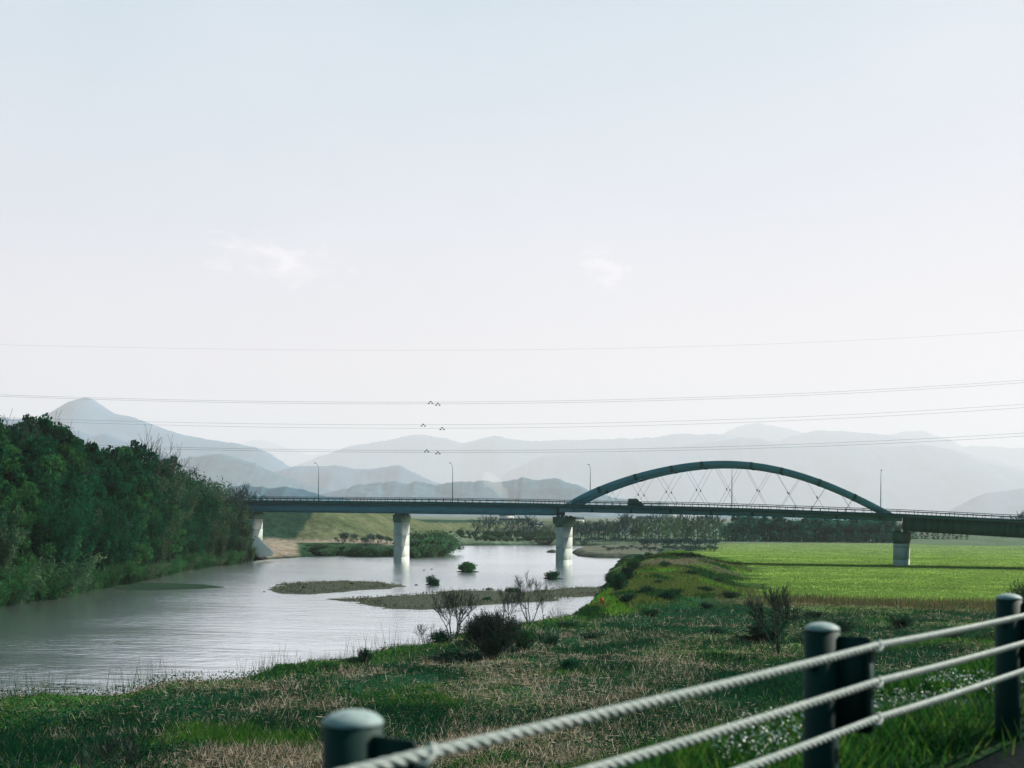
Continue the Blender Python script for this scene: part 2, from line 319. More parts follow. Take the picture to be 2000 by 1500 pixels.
# palette zones of the ground
C_STRAW = np.array((.150, .125, .080)); C_DGRASS = np.array((.007, .032, .016)); C_GRASS = np.array((.045, .120, .018)); C_FIELD = np.array((.098, .175, .036))
C_BROWN = np.array((.060, .062, .030)); C_GRAVEL = np.array((.085, .095, .075)); C_PATH = np.array((.17, .15, .12)); C_MUD = np.array((.006, .022, .014)); C_PLAIN = np.array((.075, .11, .075))
def mixc(a, b, t): return a*(1-t[..., None]) + b*t[..., None]
def mound_sd(X, Y): return sdist(X, Y, MOUND) + (fbm(X, Y*.4, 9, 66)-.5)*20
def zone_color(X, Y, sd):
    n1 = fbm(X, Y, 18, 41); n2 = fbm(X, Y, 5, 43)
    c = np.broadcast_to(C_DGRASS, X.shape+(3,)).copy()
    c = mixc(c, C_GRASS*.7, sst(.55, .70, n1)*.6)
    straw = sst(.46, .62, n2*.5+n1*.5)*sst(150, 110, Y)
    # greener towards the river edge
    shore = sst(9, 2, -sd)*sst(170, 120, Y)
    c = mixc(c, C_GRASS, shore*.55)
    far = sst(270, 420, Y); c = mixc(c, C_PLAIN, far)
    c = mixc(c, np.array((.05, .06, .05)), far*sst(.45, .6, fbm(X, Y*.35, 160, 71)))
    md = sst(-2, 5, mound_sd(X, Y)); c = mixc(c, C_GRASS*1.05, md); c = mixc(c, np.array((.13, .12, .09)), md*sst(.5, .62, fbm(X, Y, 13, 51))*sst(170, 215, Y)); c = mixc(c, np.array((.012, .045, .015)), md*sst(.52, .60, fbm(X+Y*.25, Y*.3, 5, 55)))
    f = sdist(X, Y, FIELD); fs = sst(-1, 4, f + (n2-.5)*14); fc = mixc(np.broadcast_to(C_FIELD, c.shape), C_FIELD*np.array((1.25, 1.12, 1.1)), sst(.4, .65, fbm(X*.25, Y, 9, 61)))
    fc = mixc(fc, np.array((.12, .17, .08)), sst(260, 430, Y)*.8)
    c = c*(1-fs[..., None]) + fc*fs[..., None]
    br = np.exp(-((f+5)/6.0)**2)*sst(165, 150, Y)*sst(4, -8, sdist(X, Y, MOUND)); c = mixc(c, C_BROWN, br)
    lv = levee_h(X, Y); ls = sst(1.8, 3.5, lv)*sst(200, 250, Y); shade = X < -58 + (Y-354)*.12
    c = mixc(c, np.where(shade[..., None], np.array((.016, .040, .028)), (np.array((.040, .066, .032))+np.array((.055, .035, .03))*fbm(X, Y, 12, 88)[..., None])), ls)  # left slope of the levee painted darker as its shaded side
    lm = sst(3.9, 3.2, lv); pa = sst(-.6, .8, sdist(X, Y, PATHZ))*lm; c = mixc(c, C_PATH, pa)
    ap = sst(-1, 2, sdist(X, Y, APRON))*lm; c = mixc(c, C_PATH*1.1, ap*(1-pa))
    gb = sst(.5, 2, sdist(X, Y, [G(1100, 1069.5), G(1300, 1070), G(1290, 1092), G(1100, 1091)])); c = mixc(c, C_GRAVEL, gb)
    mud = sst(2.4, .5, -sd); c = mixc(c, C_MUD, mud*(1-md*.5))
    st = straw*(1-fs)*(1-md)*(1-mud) + br*.6
    return c, np.clip(st, 0, 1)

def axis(d0, d1, st, lo, hi, g=1.16):
    a = list(np.arange(d0, d1+1e-6, st)); s = st; x = a[-1]
    while x < hi: s *= g; x += s; a.append(min(x, hi))
    s = st; x = a[0]; pre = []
    while x > lo: s *= g; x -= s; pre.append(max(x, lo))
    return np.array(pre[::-1]+a)
xs = axis(-80, 120, .9, -36000, 36000, 1.15)
ya = list(np.arange(38, 310, .8)) + list(np.arange(311, 520, 2.0)); yx = [30, 15, 0, -30, -120, -400]
s_ = 2.0; y_ = ya[-1]
while y_ < 37000: s_ *= 1.09; y_ += s_; ya.append(min(y_, 37000))
ys = np.array(yx[::-1]+ya)
GX, GY = np.meshgrid(xs, ys)
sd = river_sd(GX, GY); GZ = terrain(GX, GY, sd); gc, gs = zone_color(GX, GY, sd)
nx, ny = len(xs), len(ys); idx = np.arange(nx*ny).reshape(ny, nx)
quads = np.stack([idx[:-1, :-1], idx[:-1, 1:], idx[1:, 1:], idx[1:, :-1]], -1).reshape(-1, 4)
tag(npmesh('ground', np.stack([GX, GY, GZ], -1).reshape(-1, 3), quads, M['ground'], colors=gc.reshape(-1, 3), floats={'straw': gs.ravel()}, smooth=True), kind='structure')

# water sheet
wx = np.linspace(-420, 260, 40); wy = np.linspace(30, 520, 40); WX, WY = np.meshgrid(wx, wy); wi = np.arange(1600).reshape(40, 40)
tag(npmesh('river_water', np.stack([WX, WY, WX*0], -1).reshape(-1, 3), np.stack([wi[:-1, :-1], wi[:-1, 1:], wi[1:, 1:], wi[1:, :-1]], -1).reshape(-1, 4), M['water'], smooth=True), kind='structure')

# gravel bars, and a low sheet painted as a dark water reflection
M['gravel'] = mat('gravel', (.010, .024, .018), (.055, .060, .042), 2.6, .95, .12, 5, detail=8)
M['mud'] = mat('mud', (.003, .018, .009), (.008, .03, .014), 2.6, .9, .05, 5)  # darkened to the reflection tone of the patch below; islets use it too
def bar(name, pix, h, m, step=.5, rough=1.6, label=None):
    poly = [G(px, py) for px, py in pix]; A = np.array(poly); x0, y0 = A.min(0)-2; x1, y1 = A.max(0)+2
    X, Y = np.meshgrid(np.arange(x0, x1, step), np.arange(y0, y1, step)); d = sdist(X, Y, poly)
    d = d + (fbm(X, Y, 6, 77)-.5)*rough*3.2 + (fbm(X*.5, Y, 2.2, 78)-.5)*rough*1.8
    Z = np.where(d > 0, .02 + h*sst(0, 5, d) + (vn(X, Y, 1.0, 79)-.5)*.05, np.maximum(d, -2)*.12)
    n0, n1 = X.shape; ii = np.arange(n0*n1).reshape(n0, n1); Q = np.stack([ii[:-1, :-1], ii[:-1, 1:], ii[1:, 1:], ii[1:, :-1]], -1).reshape(-1, 4)
    keep = (Z.ravel()[Q].max(1) > -.2); Q = Q[keep]
    o = npmesh(name, np.stack([X, Y, Z], -1).reshape(-1, 3), Q, m, smooth=True); tag(o, label, kind='structure'); return poly
BAR1 = bar('gravel_bar', [(527, 1149), (545, 1141), (600, 1137), (680, 1136), (740, 1137), (790, 1144), (740, 1149), (700, 1153), (640, 1158), (590, 1161), (550, 1159)], .22, M['gravel'])
BAR2 = bar('gravel_bar', [(655, 1170), (720, 1167), (780, 1163), (840, 1158), (900, 1153), (960, 1154), (1020, 1157), (1080, 1150), (1130, 1148), (1200, 1148), (1210, 1158), (1150, 1164), (1080, 1175), (1000, 1178), (900, 1186), (820, 1190), (760, 1188), (700, 1179)], .28, M['gravel'])
bar('reflection_patch', [(200, 1140), (300, 1138), (400, 1141.5), (436, 1147), (390, 1150), (300, 1153), (230, 1152)], .04, M['mud'], rough=.6)  # added sheet, coloured as the dark reflection on the water

# ------------------------------------------------------------------ mountains and hills
M['mountain'] = mat('mountain_forest', (.020, .085, .150), (.045, .120, .190), .006, 1, 6, .012, spec=0)  # blue of the distant haze is put into the forest colour
M['hill'] = mat('hill_forest', (.015, .075, .115), (.040, .110, .150), .02, 1, 3, .05, spec=0)  # haze blue painted into the nearer hills as well
def ridge(name, prof, D, slope=1.9, m='mountain', nz=1.0, seed=0, rows=22, base=0.0, step=3):
    D = D*2.2
    px = np.arange(prof[0][0], prof[-1][0]+1, step); py = np.interp(px, [p[0] for p in prof], [p[1] for p in prof])
    H = EYE - ((py-HY)-(px-1000)*ROLL)*D/F
    H = H + (fbm(px*D/F, px*0, 60*D/4000+20, seed, 4)-.5)*nz*D/F*8 + (vn(px*D/F, px*0, max(14, D/F*5), seed+9)-.5)*D/F*1.6
    H = np.maximum(H, base+1); X = (px-1000)/F*D; hm = H.max()-base; V = []; 
    ts = np.concatenate([np.linspace(-1, 0, rows), np.linspace(0, 1, rows//2)[1:]])
    for t in ts:
        Y = D + t*hm*slope; prof_t = (1-abs(t))**1.15
        Z = base-3 + (H-base+3)*prof_t
        bump = (fbm(X, X*0+t*hm*slope, hm*.9, seed+5, 4)-.5)*hm*.5*(1-prof_t)*prof_t*3.4
        V.append(np.stack([X + bump*.3, X*0+Y, Z+bump], -1))
    V = np.stack(V); r, c = V.shape[:2]; ii = np.arange(r*c).reshape(r, c)
    Q = np.stack([ii[:-1, :-1], ii[:-1, 1:], ii[1:, 1:], ii[1:, :-1]], -1).reshape(-1, 4)
    return tag(npmesh(name, V.reshape(-1, 3), Q, M[m], smooth=True), kind='structure')
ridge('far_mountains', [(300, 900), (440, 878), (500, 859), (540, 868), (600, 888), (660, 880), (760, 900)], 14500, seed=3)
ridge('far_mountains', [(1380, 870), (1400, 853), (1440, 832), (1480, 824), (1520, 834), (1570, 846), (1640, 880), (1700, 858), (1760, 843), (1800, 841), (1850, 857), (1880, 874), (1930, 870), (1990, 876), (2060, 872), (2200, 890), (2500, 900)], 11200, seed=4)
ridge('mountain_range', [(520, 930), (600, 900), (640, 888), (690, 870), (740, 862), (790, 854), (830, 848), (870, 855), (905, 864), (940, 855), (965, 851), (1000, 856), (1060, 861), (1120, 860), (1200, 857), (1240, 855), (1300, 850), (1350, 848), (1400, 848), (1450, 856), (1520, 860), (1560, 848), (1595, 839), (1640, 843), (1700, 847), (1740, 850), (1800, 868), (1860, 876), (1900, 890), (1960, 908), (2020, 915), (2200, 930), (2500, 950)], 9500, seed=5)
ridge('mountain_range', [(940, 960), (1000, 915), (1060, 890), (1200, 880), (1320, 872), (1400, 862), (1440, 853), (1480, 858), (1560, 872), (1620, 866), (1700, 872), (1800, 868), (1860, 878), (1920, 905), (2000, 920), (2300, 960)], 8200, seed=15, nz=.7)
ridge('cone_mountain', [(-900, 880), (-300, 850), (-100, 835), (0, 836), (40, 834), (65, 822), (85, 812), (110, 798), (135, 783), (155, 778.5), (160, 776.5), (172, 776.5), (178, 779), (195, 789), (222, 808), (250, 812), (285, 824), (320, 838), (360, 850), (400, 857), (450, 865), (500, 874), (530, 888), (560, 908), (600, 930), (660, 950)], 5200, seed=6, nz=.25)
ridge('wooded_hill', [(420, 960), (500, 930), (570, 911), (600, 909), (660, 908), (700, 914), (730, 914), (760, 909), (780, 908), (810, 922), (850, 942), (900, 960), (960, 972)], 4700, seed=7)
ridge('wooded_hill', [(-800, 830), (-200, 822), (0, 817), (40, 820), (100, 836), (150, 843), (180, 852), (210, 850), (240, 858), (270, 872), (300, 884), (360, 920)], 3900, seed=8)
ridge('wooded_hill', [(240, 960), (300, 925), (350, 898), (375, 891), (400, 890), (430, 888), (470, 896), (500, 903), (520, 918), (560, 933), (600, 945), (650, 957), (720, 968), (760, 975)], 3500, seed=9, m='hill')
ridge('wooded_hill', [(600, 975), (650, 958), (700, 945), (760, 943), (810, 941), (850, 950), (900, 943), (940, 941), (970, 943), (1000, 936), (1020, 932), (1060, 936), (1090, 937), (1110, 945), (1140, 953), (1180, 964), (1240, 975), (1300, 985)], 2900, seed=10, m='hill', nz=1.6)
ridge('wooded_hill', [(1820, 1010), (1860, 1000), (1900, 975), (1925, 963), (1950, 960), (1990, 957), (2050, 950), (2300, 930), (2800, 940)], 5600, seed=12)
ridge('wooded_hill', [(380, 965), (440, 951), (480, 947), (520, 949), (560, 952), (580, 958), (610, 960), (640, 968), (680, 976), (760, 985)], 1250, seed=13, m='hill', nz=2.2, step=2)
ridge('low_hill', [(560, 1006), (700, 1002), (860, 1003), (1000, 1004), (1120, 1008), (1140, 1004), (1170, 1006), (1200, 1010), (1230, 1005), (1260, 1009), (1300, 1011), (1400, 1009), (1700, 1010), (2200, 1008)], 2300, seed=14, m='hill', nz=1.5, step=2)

# ------------------------------------------------------------------ the bridge
U = Vector((.9653, -.2611, 0)); NV = Vector((.2611, .9653, 0)); B0 = Vector((11.26, 259, 0))
def B(s, w, z): return B0 + U*s + NV*w + Vector((0, 0, z))
def s_of(px, w=0.0):
    k = (px-1000)/F; bx, by = B0.x+NV.x*w, B0.y+NV.y*w; return (by*k - bx)/(U.x - U.y*k)
def depth(px, w=0.0): return B(s_of(px, w), w, 0).y
def z_of(px, py, w=0.0): return EYE - ((py-HY)-(px-1000)*ROLL)*depth(px, w)/F
def prof(pts, w=0.0): return [s_of(p[0], w) for p in pts], [z_of(p[0], p[1], w) for p in pts]
RS, RZ = prof([(380, 968.2), (500, 969.5), (850, 972), (1050, 975), (1140, 977.5), (1340, 980.6), (1490, 985), (1680, 992), (1760, 994.8), (1850, 999), (1952, 1004), (2000, 1005.8), (2300, 1019)])
def railz(s): return float(np.interp(s, RS, RZ))
def deckz(s): return railz(s) - 1.25
s0, s1, s2, s3, s4 = s_of(486), s_of(781), 0.0, s_of(1757), s_of(2330)
bridge = empty('arch_bridge', B(0, 5, 0), 'long teal steel road bridge on concrete piers with one low arch span crossing the river', 'bridge')
DW = 9.6
def strip(fnlo, fnhi, w0, w1, sa, sb, step=4.0):
    m = MB(); n = max(2, int((sb-sa)/step)+1); rings = []
    for s in np.linspace(sa, sb, n): rings.append([B(s, w0, fnlo(s)), B(s, w1, fnlo(s)), B(s, w1, fnhi(s)), B(s, w0, fnhi(s))])
    m.sweep(rings); return m
strip(lambda s: deckz(s)-.42, lambda s: deckz(s), -.7, DW+.7, s_of(380), s4).build('deck', M['steel_dark'], bridge)
for w in (-.7, DW+.45):
    m = MB(); n = 60; rings = []
    for s in np.linspace(s_of(380), s4, n): rings.append([B(s, w, deckz(s)), B(s, w+.25, deckz(s)), B(s, w+.25, deckz(s)+.25), B(s, w, deckz(s)+.25)])
    m.sweep(rings); m.build('kerb', M['steel_dark'], bridge)
def girder(w, sa, sb, zlo, zhi, mt, stiff=6.6, name='girder', th=.35, fl=.25, band=None):
    g = strip(lambda s: zlo(s)+.06, zhi, w, w+th, sa, sb).build(name, mt, bridge)
    strip(zlo, lambda s: zlo(s)+.06, w-fl, w+th+fl, sa, sb).build('flange', mt, g)
    s = sa+stiff*.5
    while s < sb-.5 and w < 1:
        k = MB()
        wd = .05 if not band else band
        k.box(B, s-wd, s+wd, w-.10, w-.002, zlo(s)+.07, zhi(s)-.02); s += stiff
        k.build('stiffener', mt if not band else M['splice'], g)
    return g
Lb = prof([(380, 999), (500, 1000), (850, 1004), (1050, 1006.5), (1088, 1007)]); lz = lambda s: float(np.interp(s, *Lb))
Mb_ = prof([(1110, 1000), (1150, 1001), (1500, 1009), (1745, 1018)]); mz = lambda s: float(np.interp(s, *Mb_))
Rb = prof([(1770, 1037.5), (2000, 1051), (2330, 1070)]); rz = lambda s: float(np.interp(s, *Rb))
M['steel_green'] = mat('girder_green', (.012, .062, .048), (.018, .085, .068), .5, .7, stretch=(3, 3, .3))
for w in (0.0, 4.5, 9.0):
    girder(w, s_of(380), s_of(1086), lz, lambda s: deckz(s)-.42, M['steel'])
    girder(w, s_of(1768), s4, rz, lambda s: deckz(s)-.42, M['steel_green'], 2.2)
for w in (.45, 8.8): girder(w, s_of(1118), s_of(1740), mz, lambda s: mz(s)+1.15, M['steel'], 8.6, 'tie_girder', .5, .1, band=.22)
strip(lambda s: mz(s)+1.15, lambda s: deckz(s)-.42, 1.2, 8.4, s_of(1118), s_of(1745)).build('floor_beams', M['steel_dark'], bridge)
# railings
def railing(w):
    r = empty_part = MB(); sa, sb = s_of(380), s4
    for zz, t in ((1.22, .035), (.86, .07), (.30, .05)):
        rings = [[B(s, w-t, railz(s)-1.25+zz-t), B(s, w+t, railz(s)-1.25+zz-t), B(s, w+t, railz(s)-1.25+zz+t), B(s, w-t, railz(s)-1.25+zz+t)] for s in np.linspace(sa, sb, 90)]
        r.sweep(rings)
    s = sa; k = 0
    while s < sb:
        top = 1.25 if k % 2 == 0 else .9
        r.box(B, s-.055, s+.055, w-.05, w+.05, deckz(s)+.24, deckz(s)+top); s += 1.75; k += 1
    r.build('railing', M['steel_dark'], bridge)
railing(-.55); railing(DW+.55)
# arch ribs
top = [(1095, 990), (1117, 974.5), (1150, 959), (1195, 940), (1240, 926), (1280, 915.5), (1310, 908.5), (1340, 904.5), (1370, 901.5), (1415, 899.5), (1470, 903), (1500, 908), (1530, 914.5), (1570, 925), (1605, 936.5), (1640, 951), (1675, 967.5), (1720, 990), (1757, 1010)]
AS, AZ = prof(top); AS = np.array(AS); AZ = np.array(AZ)
cf = np.polyfit(AS, AZ, 6); arch_top = lambda s: float(np.polyval(cf, s))
TH = 1.32
def norm_pt(s, off):                                   # offset inward along the curve's normal
    d = (arch_top(s+.1)-arch_top(s-.1))/.2; l = math.hypot(1, d); return s + off*d/l, arch_top(s) - off/l
SA, SB = AS[0]+.3, AS[-1]-.3
SPL = [s_of(x) for x in (1167, 1238, 1309, 1369, 1467, 1527, 1602, 1672)]
def rib(w):
    m = MB(); rings = []
    for s in np.linspace(SA, SB, 70):
        a, za = norm_pt(s, 0); b, zb = norm_pt(s, TH); rings.append([B(a, w, za), B(a, w+.8, za), B(b, w+.8, zb), B(b, w, zb)])
    m.sweep(rings); o = m.build('arch_rib', M['steel'], bridge)
    for s in SPL:
        k = MB(); rr = []
        for q in (-.32, .32):
            a, za = norm_pt(s+q, -.04); b, zb = norm_pt(s+q, TH+.04); rr.append([B(a, w-.05, za), B(a, w+.85, za), B(b, w+.85, zb), B(b, w-.05, zb)])
        k.sweep(rr); k.build('splice_plate', M['splice'], o)
    # foot plates
    for sa_, sb_, sg in ((s_of(1091), s_of(1119), 1), (s_of(1762), s_of(1733), -1)):
        f = MB(); pz = mz(sb_)-.05; zt = arch_top(sb_) - (.15)
        pts = [(sa_, pz), (sb_, pz), (sb_, zt), (sa_, max(pz+.9, arch_top(sa_+sg*.6)-.4))]
        f.sweep([[B(s, w-.08, z) for s, z in pts], [B(s, w+.88, z) for s, z in pts]]); f.build('foot_plate', M['steel'], o)
W1, W2 = .25, 8.55
rib(W1); rib(W2)
for s in SPL[1:-1]:
    a, za = norm_pt(s, TH*.5); k = MB(); k.box(B, a-.3, a+.3, W1+.81, W2-.01, za-.35, za+.35); k.build('cross_strut', M['steel'], bridge)
# crossed hangers with clamps
for w in (W1+.4, W2+.4):
    cs = [s_of(x) for x in (1245.6, 1300.4, 1359.4, 1418.4, 1477.5, 1538, 1595)]; dd = np.diff(cs).mean(); cs = [cs[0]-dd] + cs + [cs[-1]+dd]
    for i, c in enumerate(cs):
        zb = deckz(c)+.1; lines = []
        for sg in (-1, 1):
            a = c + sg*2.2; b = c - sg*2.0; zt = arch_top(a)-TH
            for _ in range(4): a = c + sg*min(2.5, (zt-zb)*.33); zt = arch_top(a)-TH
            h = zt-zb
            if h < 1.5: continue
            b = c - sg*min(2.2, h*.30)
            m = MB(); m.tube([B(a, w+sg*.06, zt), B(b, w+sg*.06, zb)], .026, 5); hg = m.build('hanger', M['wire'], bridge); lines.append((a, zt, b, zb))
        if len(lines) == 2 and 0 < i < len(cs)-1:
            (a1, z1, b1, y1), (a2, z2, b2, y2) = lines; t = (a1-a2)/((a1-b1)-(a2-b2)); zc = z1+(y1-z1)*t; sc = a1+(b1-a1)*t
            k = MB(); k.box(B, sc-.1, sc+.1, w-.14, w+.14, zc-.22, zc+.22); k.build('hanger_clamp', M['splice'], hg)
# piers
def pier(px, yaw, wd, ln, capw, caph, ztop, zbase, front=1.0, mt='concrete', capm='concrete_dark', bear=.25):
    s = s_of(px); c = B(s, front, 0); a = Vector((math.sin(yaw), math.cos(yaw), 0)); r = Vector((a.y, -a.x, 0))
    def Q(x, y, z): return c + r*x + a*y + Vector((0, 0, z))
    def oct_(hw, l0, l1, z, ch): return [Q(-hw, l0+ch, z), Q(-hw+ch, l0, z), Q(hw-ch, l0, z), Q(hw, l0+ch, z), Q(hw, l1-ch, z), Q(hw-ch, l1, z), Q(-hw+ch, l1, z), Q(-hw, l1-ch, z)]
    hw = wd/2; zc = ztop-caph-bear; ch = .28
    m = MB(); z = zbase-1.5; rings = [oct_(hw, 0, ln, z, ch)]
    zz = zbase+1.2
    while zz < zc-.6:                                   # casting joints
        rings += [oct_(hw, 0, ln, zz-.04, ch), oct_(hw-.03, .03, ln-.03, zz-.02, ch), oct_(hw-.03, .03, ln-.03, zz+.02, ch), oct_(hw, 0, ln, zz+.04, ch)]; zz += 2.5
    rings.append(oct_(hw, 0, ln, zc, ch)); m.sweep(rings); p = m.build('pier', M[mt], bridge)
    k = MB(); hc = capw/2; e = (capw-wd)/2
    k.sweep([oct_(hw+.01, -.01, ln+.01, zc-.02, ch), oct_(hc, -e, ln+e*.6, zc+caph*.42, .4), oct_(hc, -e, ln+e*.6, zc+caph, .4)]); k.build('pier_cap', M[capm], p)
    for x in (-hw*.5, hw*.5):
        for y in (.3, ln*.5, ln-.2): q = MB(); q.box(Q, x-.3, x+.3, y-.35, y+.35, zc+caph, zc+caph+bear); q.build('bearing', M['splice'], p)
    return Q
pier(774.5, R(10), 2.1, 6.6, 2.6, 1.75, lz(s_of(781)), -.2)
pier(1091.5, R(21), 1.95, 6.4, 3.2, 2.3, lz(s_of(1086)), -.2)
pier(1759, R(23.5), 2.75, 6.8, 3.2, 2.3, rz(s_of(1772)), 1.2)
Qp = pier(483, R(8), 2.1, 6.6, 2.9, 1.4, lz(s_of(486)), .8)
# concrete apron at the foot of the left pier
m = MB(); a = MB()
pts = [P(478, 1046, 272), P(497, 1046, 272), P(531, 1077, 268), P(505, 1080, 266)]
low = [Vector((p.x, p.y+.2, p.z-1.0)) for p in pts]; back = [p + Vector((0, 4, -.3)) for p in pts]
m.add([*pts, *back, *low], [(0, 1, 2, 3), (0, 4, 5, 1), (1, 5, 6, 2), (3, 2, 10, 11), (0, 3, 11, 8), (2, 6, 10), (4, 7, 6, 5)])
m.build('pier_apron', mat('pale_concrete', (.50, .48, .44), (.60, .57, .52), .5, .9), bridge)
# bridge continues onto the road embankment far left, hidden by the wood

# street lamps, on the far kerb
def make_lamp():
    r = empty('street_lamp', (0, 0, 0)); m = MB(); H = 9.3
    m.tube([(0, 0, 0), (0, 0, H*.5), (0, 0, H-1.2)], [.11, .09, .07], 8); m.build('pole', M['lamp'], r)
    m = MB(); arc = [(-NV.x*q, -NV.y*q, H-1.2+1.2*math.sin(min(1, q/1.7)*math.pi/2)) for q in (0, .15, .5, 1.0, 1.7)]
    m.tube(arc, .05, 6); m.build('arm', M['lamp'], r)
    m = MB(); e = Vector(arc[-1]); d = Vector((-NV.x, -NV.y, -.05)); sd_ = Vector((U.x, U.y, 0))
    m.sweep([[e+d*q+sd_*w*k+Vector((0, 0, z)) for k, z in ((-1, -.09), (1, -.09), (.6, .08), (-.6, .08))] for q, w in ((-.15, .10), (.1, .2), (.6, .2), (.75, .1))])
    m.build('lamp_head', M['splice'], r); return r
def dup(o, parent=None):
    c = o.copy(); COL.objects.link(c); c.parent = parent
    for ch in list(o.children): dup(ch, c)
    return c
lamp = make_lamp()
lab = {0: 'leftmost street lamp on the bridge, nearest the dark riverside wood', 1: 'slim street lamp on the bridge just right of the lone river pier',
       2: 'slim street lamp on the bridge by the left foot of the arch', 3: 'slim street lamp on the bridge rising under the crown of the arch', 4: 'slim street lamp on the bridge near the right foot of the arch'}
for i, px in enumerate((621, 883, 1152, 1429, 1720)):
    o = lamp if i == 0 else dup(lamp); s = s_of(px, DW); o.location = B(s, DW+.2, deckz(s)+.2); tag(o, lab[i], 'street lamp', 'street lamps along the bridge')

# van on the bridge
vs = s_of(1241.5, 4.0); van = empty('parked_van', B(vs, 4.0, deckz(vs)), 'small dark boxy van with front highlight painted pale driving over the arch bridge', 'van'); van.name = 'van'
def VQ(x, y, z): return B(vs, 4.0, deckz(vs)) + U*x + NV*y + Vector((0, 0, z))
prf = [(-1.62, .35), (-1.66, 1.0), (-1.58, 1.80), (-1.45, 1.88), (.35, 1.88), (.95, 1.28), (1.5, 1.12), (1.66, .9), (1.68, .35)]
m = MB(); rings = []
for y, k in ((-.74, .94), (-.70, 1.0), (.70, 1.0), (.74, .94)): rings.append([VQ(x*(.98+.02*k), y, .35+(z-.35)*k) for x, z in prf])
m.sweep(rings); vb = m.build('body', M['van'], van)
for y0, y1 in ((-.775, -.745), (.745, .775)):
    m = MB(); m.sweep([[VQ(x, y, z) for x, z in ((.05, 1.2), (.80, 1.2), (.30, 1.68), (.05, 1.68))] for y in (y0, y1)]); m.build('side_window', M['van_glass'], vb)
    m = MB(); m.sweep([[VQ(x, y, z) for x, z in ((-1.4, 1.2), (-.1, 1.2), (-.1, 1.68), (-1.4, 1.68))] for y in (y0, y1)]); m.build('side_window', M['van_glass'], vb)
m = MB(); m.add([VQ(.40, -.66, 1.85), VQ(.40, .66, 1.85), VQ(.96, .66, 1.30), VQ(.96, -.66, 1.30), VQ(.37, -.66, 1.80), VQ(.37, .66, 1.80), VQ(.93, .66, 1.25), VQ(.93, -.66, 1.25)], [(0, 1, 2, 3), (7, 6, 5, 4), (0, 4, 5, 1), (2, 6, 7, 3), (0, 3, 7, 4), (1, 5, 6, 2)]); m.build('windscreen', M['white'], vb)  # white stands for the highlight on the glass
m = MB(); m.add([VQ(x, y, z) for x, z in ((.98, 1.285), (1.52, 1.135), (1.68, .91)) for y in (-.66, .66)] + [VQ(x, y, z-.03) for x, z in ((.98, 1.27), (1.5, 1.12), (1.66, .9)) for y in (-.66, .66)],
  [(0, 1, 3, 2), (2, 3, 5, 4), (7, 6, 8, 9), (9, 8, 10, 11), (0, 2, 8, 6), (2, 4, 10, 8), (1, 7, 9, 3), (3, 9, 11, 5), (0, 6, 7, 1), (4, 5, 11, 10)]); m.build('bonnet', M['white'], vb)  # bonnet highlight painted white
for x in (-1.1, 1.1):
    for y in (-.68, .55):
        m = MB(); rr = []
        for q in (0, .13): rr.append([VQ(x + .28*math.cos(t), y+q, .28 + .28*math.sin(t)) for t in np.linspace(0, 2*math.pi, 14)[:-1]])
        m.sweep(rr); wl = m.build('wheel', M['rubber'], van)

# ------------------------------------------------------------------ overhead cables
M['spacer'] = M['splice']
YW = 205.0
lines = [([(-100, 671), (0, 673), (450, 682), (850, 684), (1300, 678), (1700, 664), (2000, 644), (2150, 634)], .020, None, 'lone thin ground wire, highest line across the sky'),
 ([(-100, 768), (0, 770), (400, 782), (841, 786), (1200, 780), (1600, 767), (2000, 742), (2150, 731)], .034, 841, 'upper wire of the top pair of overhead cables'),
 ([(-100, 771), (0, 773), (400, 785), (855, 789.5), (1200, 784), (1600, 771), (2000, 747), (2150, 736)], .034, 855, 'lower wire of the top pair of overhead cables'),
 ([(-100, 812), (0, 815), (400, 826), (827, 829.5), (1200, 826), (1600, 812), (2000, 789), (2150, 778)], .034, 827, 'upper wire of the middle pair of overhead cables'),
 ([(-100, 816), (0, 819), (400, 832), (864, 837), (1200, 832), (1600, 819), (2000, 796), (2150, 785)], .034, 864, 'lower wire of the middle pair of overhead cables'),
 ([(-100, 860), (0, 863), (200, 869), (500, 876.5), (834, 881), (1200, 877), (1600, 866), (2000, 845), (2150, 836)], .040, 834, 'upper wire of the lowest pair of overhead cables'),
 ([(-100, 865), (0, 868), (200, 873), (500, 880), (856, 885), (1200, 881.5), (1600, 871.5), (2000, 851), (2150, 842)], .040, 856, 'lower wire of the lowest pair of overhead cables')]
for k, (pts, r, sp, lb) in enumerate(lines):
    yw = YW + (k % 2)*6; pp = [P(a, b, yw) for a, b in pts]; X = [p.x for p in pp]; Z = [p.z for p in pp]; cf2 = np.polyfit(X, Z, 3)
    x = np.linspace(-130, 130, 60); e = empty('power_cable', (0, yw, float(np.polyval(cf2, 0))), lb, 'power cable', 'overhead power cables across the valley')
    m = MB(); m.tube([(a, yw, float(np.polyval(cf2, a))) for a in x], r*.5, 5); m.build('wire', M['wire'], e)
    if sp:
        c = P(sp, 800, yw); cz = float(np.polyval(cf2, c.x)); m = MB()
        for dx, dz in ((-.32, -.22), (.32, -.22), (0, .10)): m.lathe((c.x+dx, yw, cz+dz), [(.02, -.1), (.14, -.08), (.16, 0), (.14, .08), (.02, .1)], 8)
        m.tube([(c.x-.3, yw, cz-.2), (c.x, yw, cz+.1), (c.x+.3, yw, cz-.2)], .04, 5); m.build('spacer', M['splice'], e)

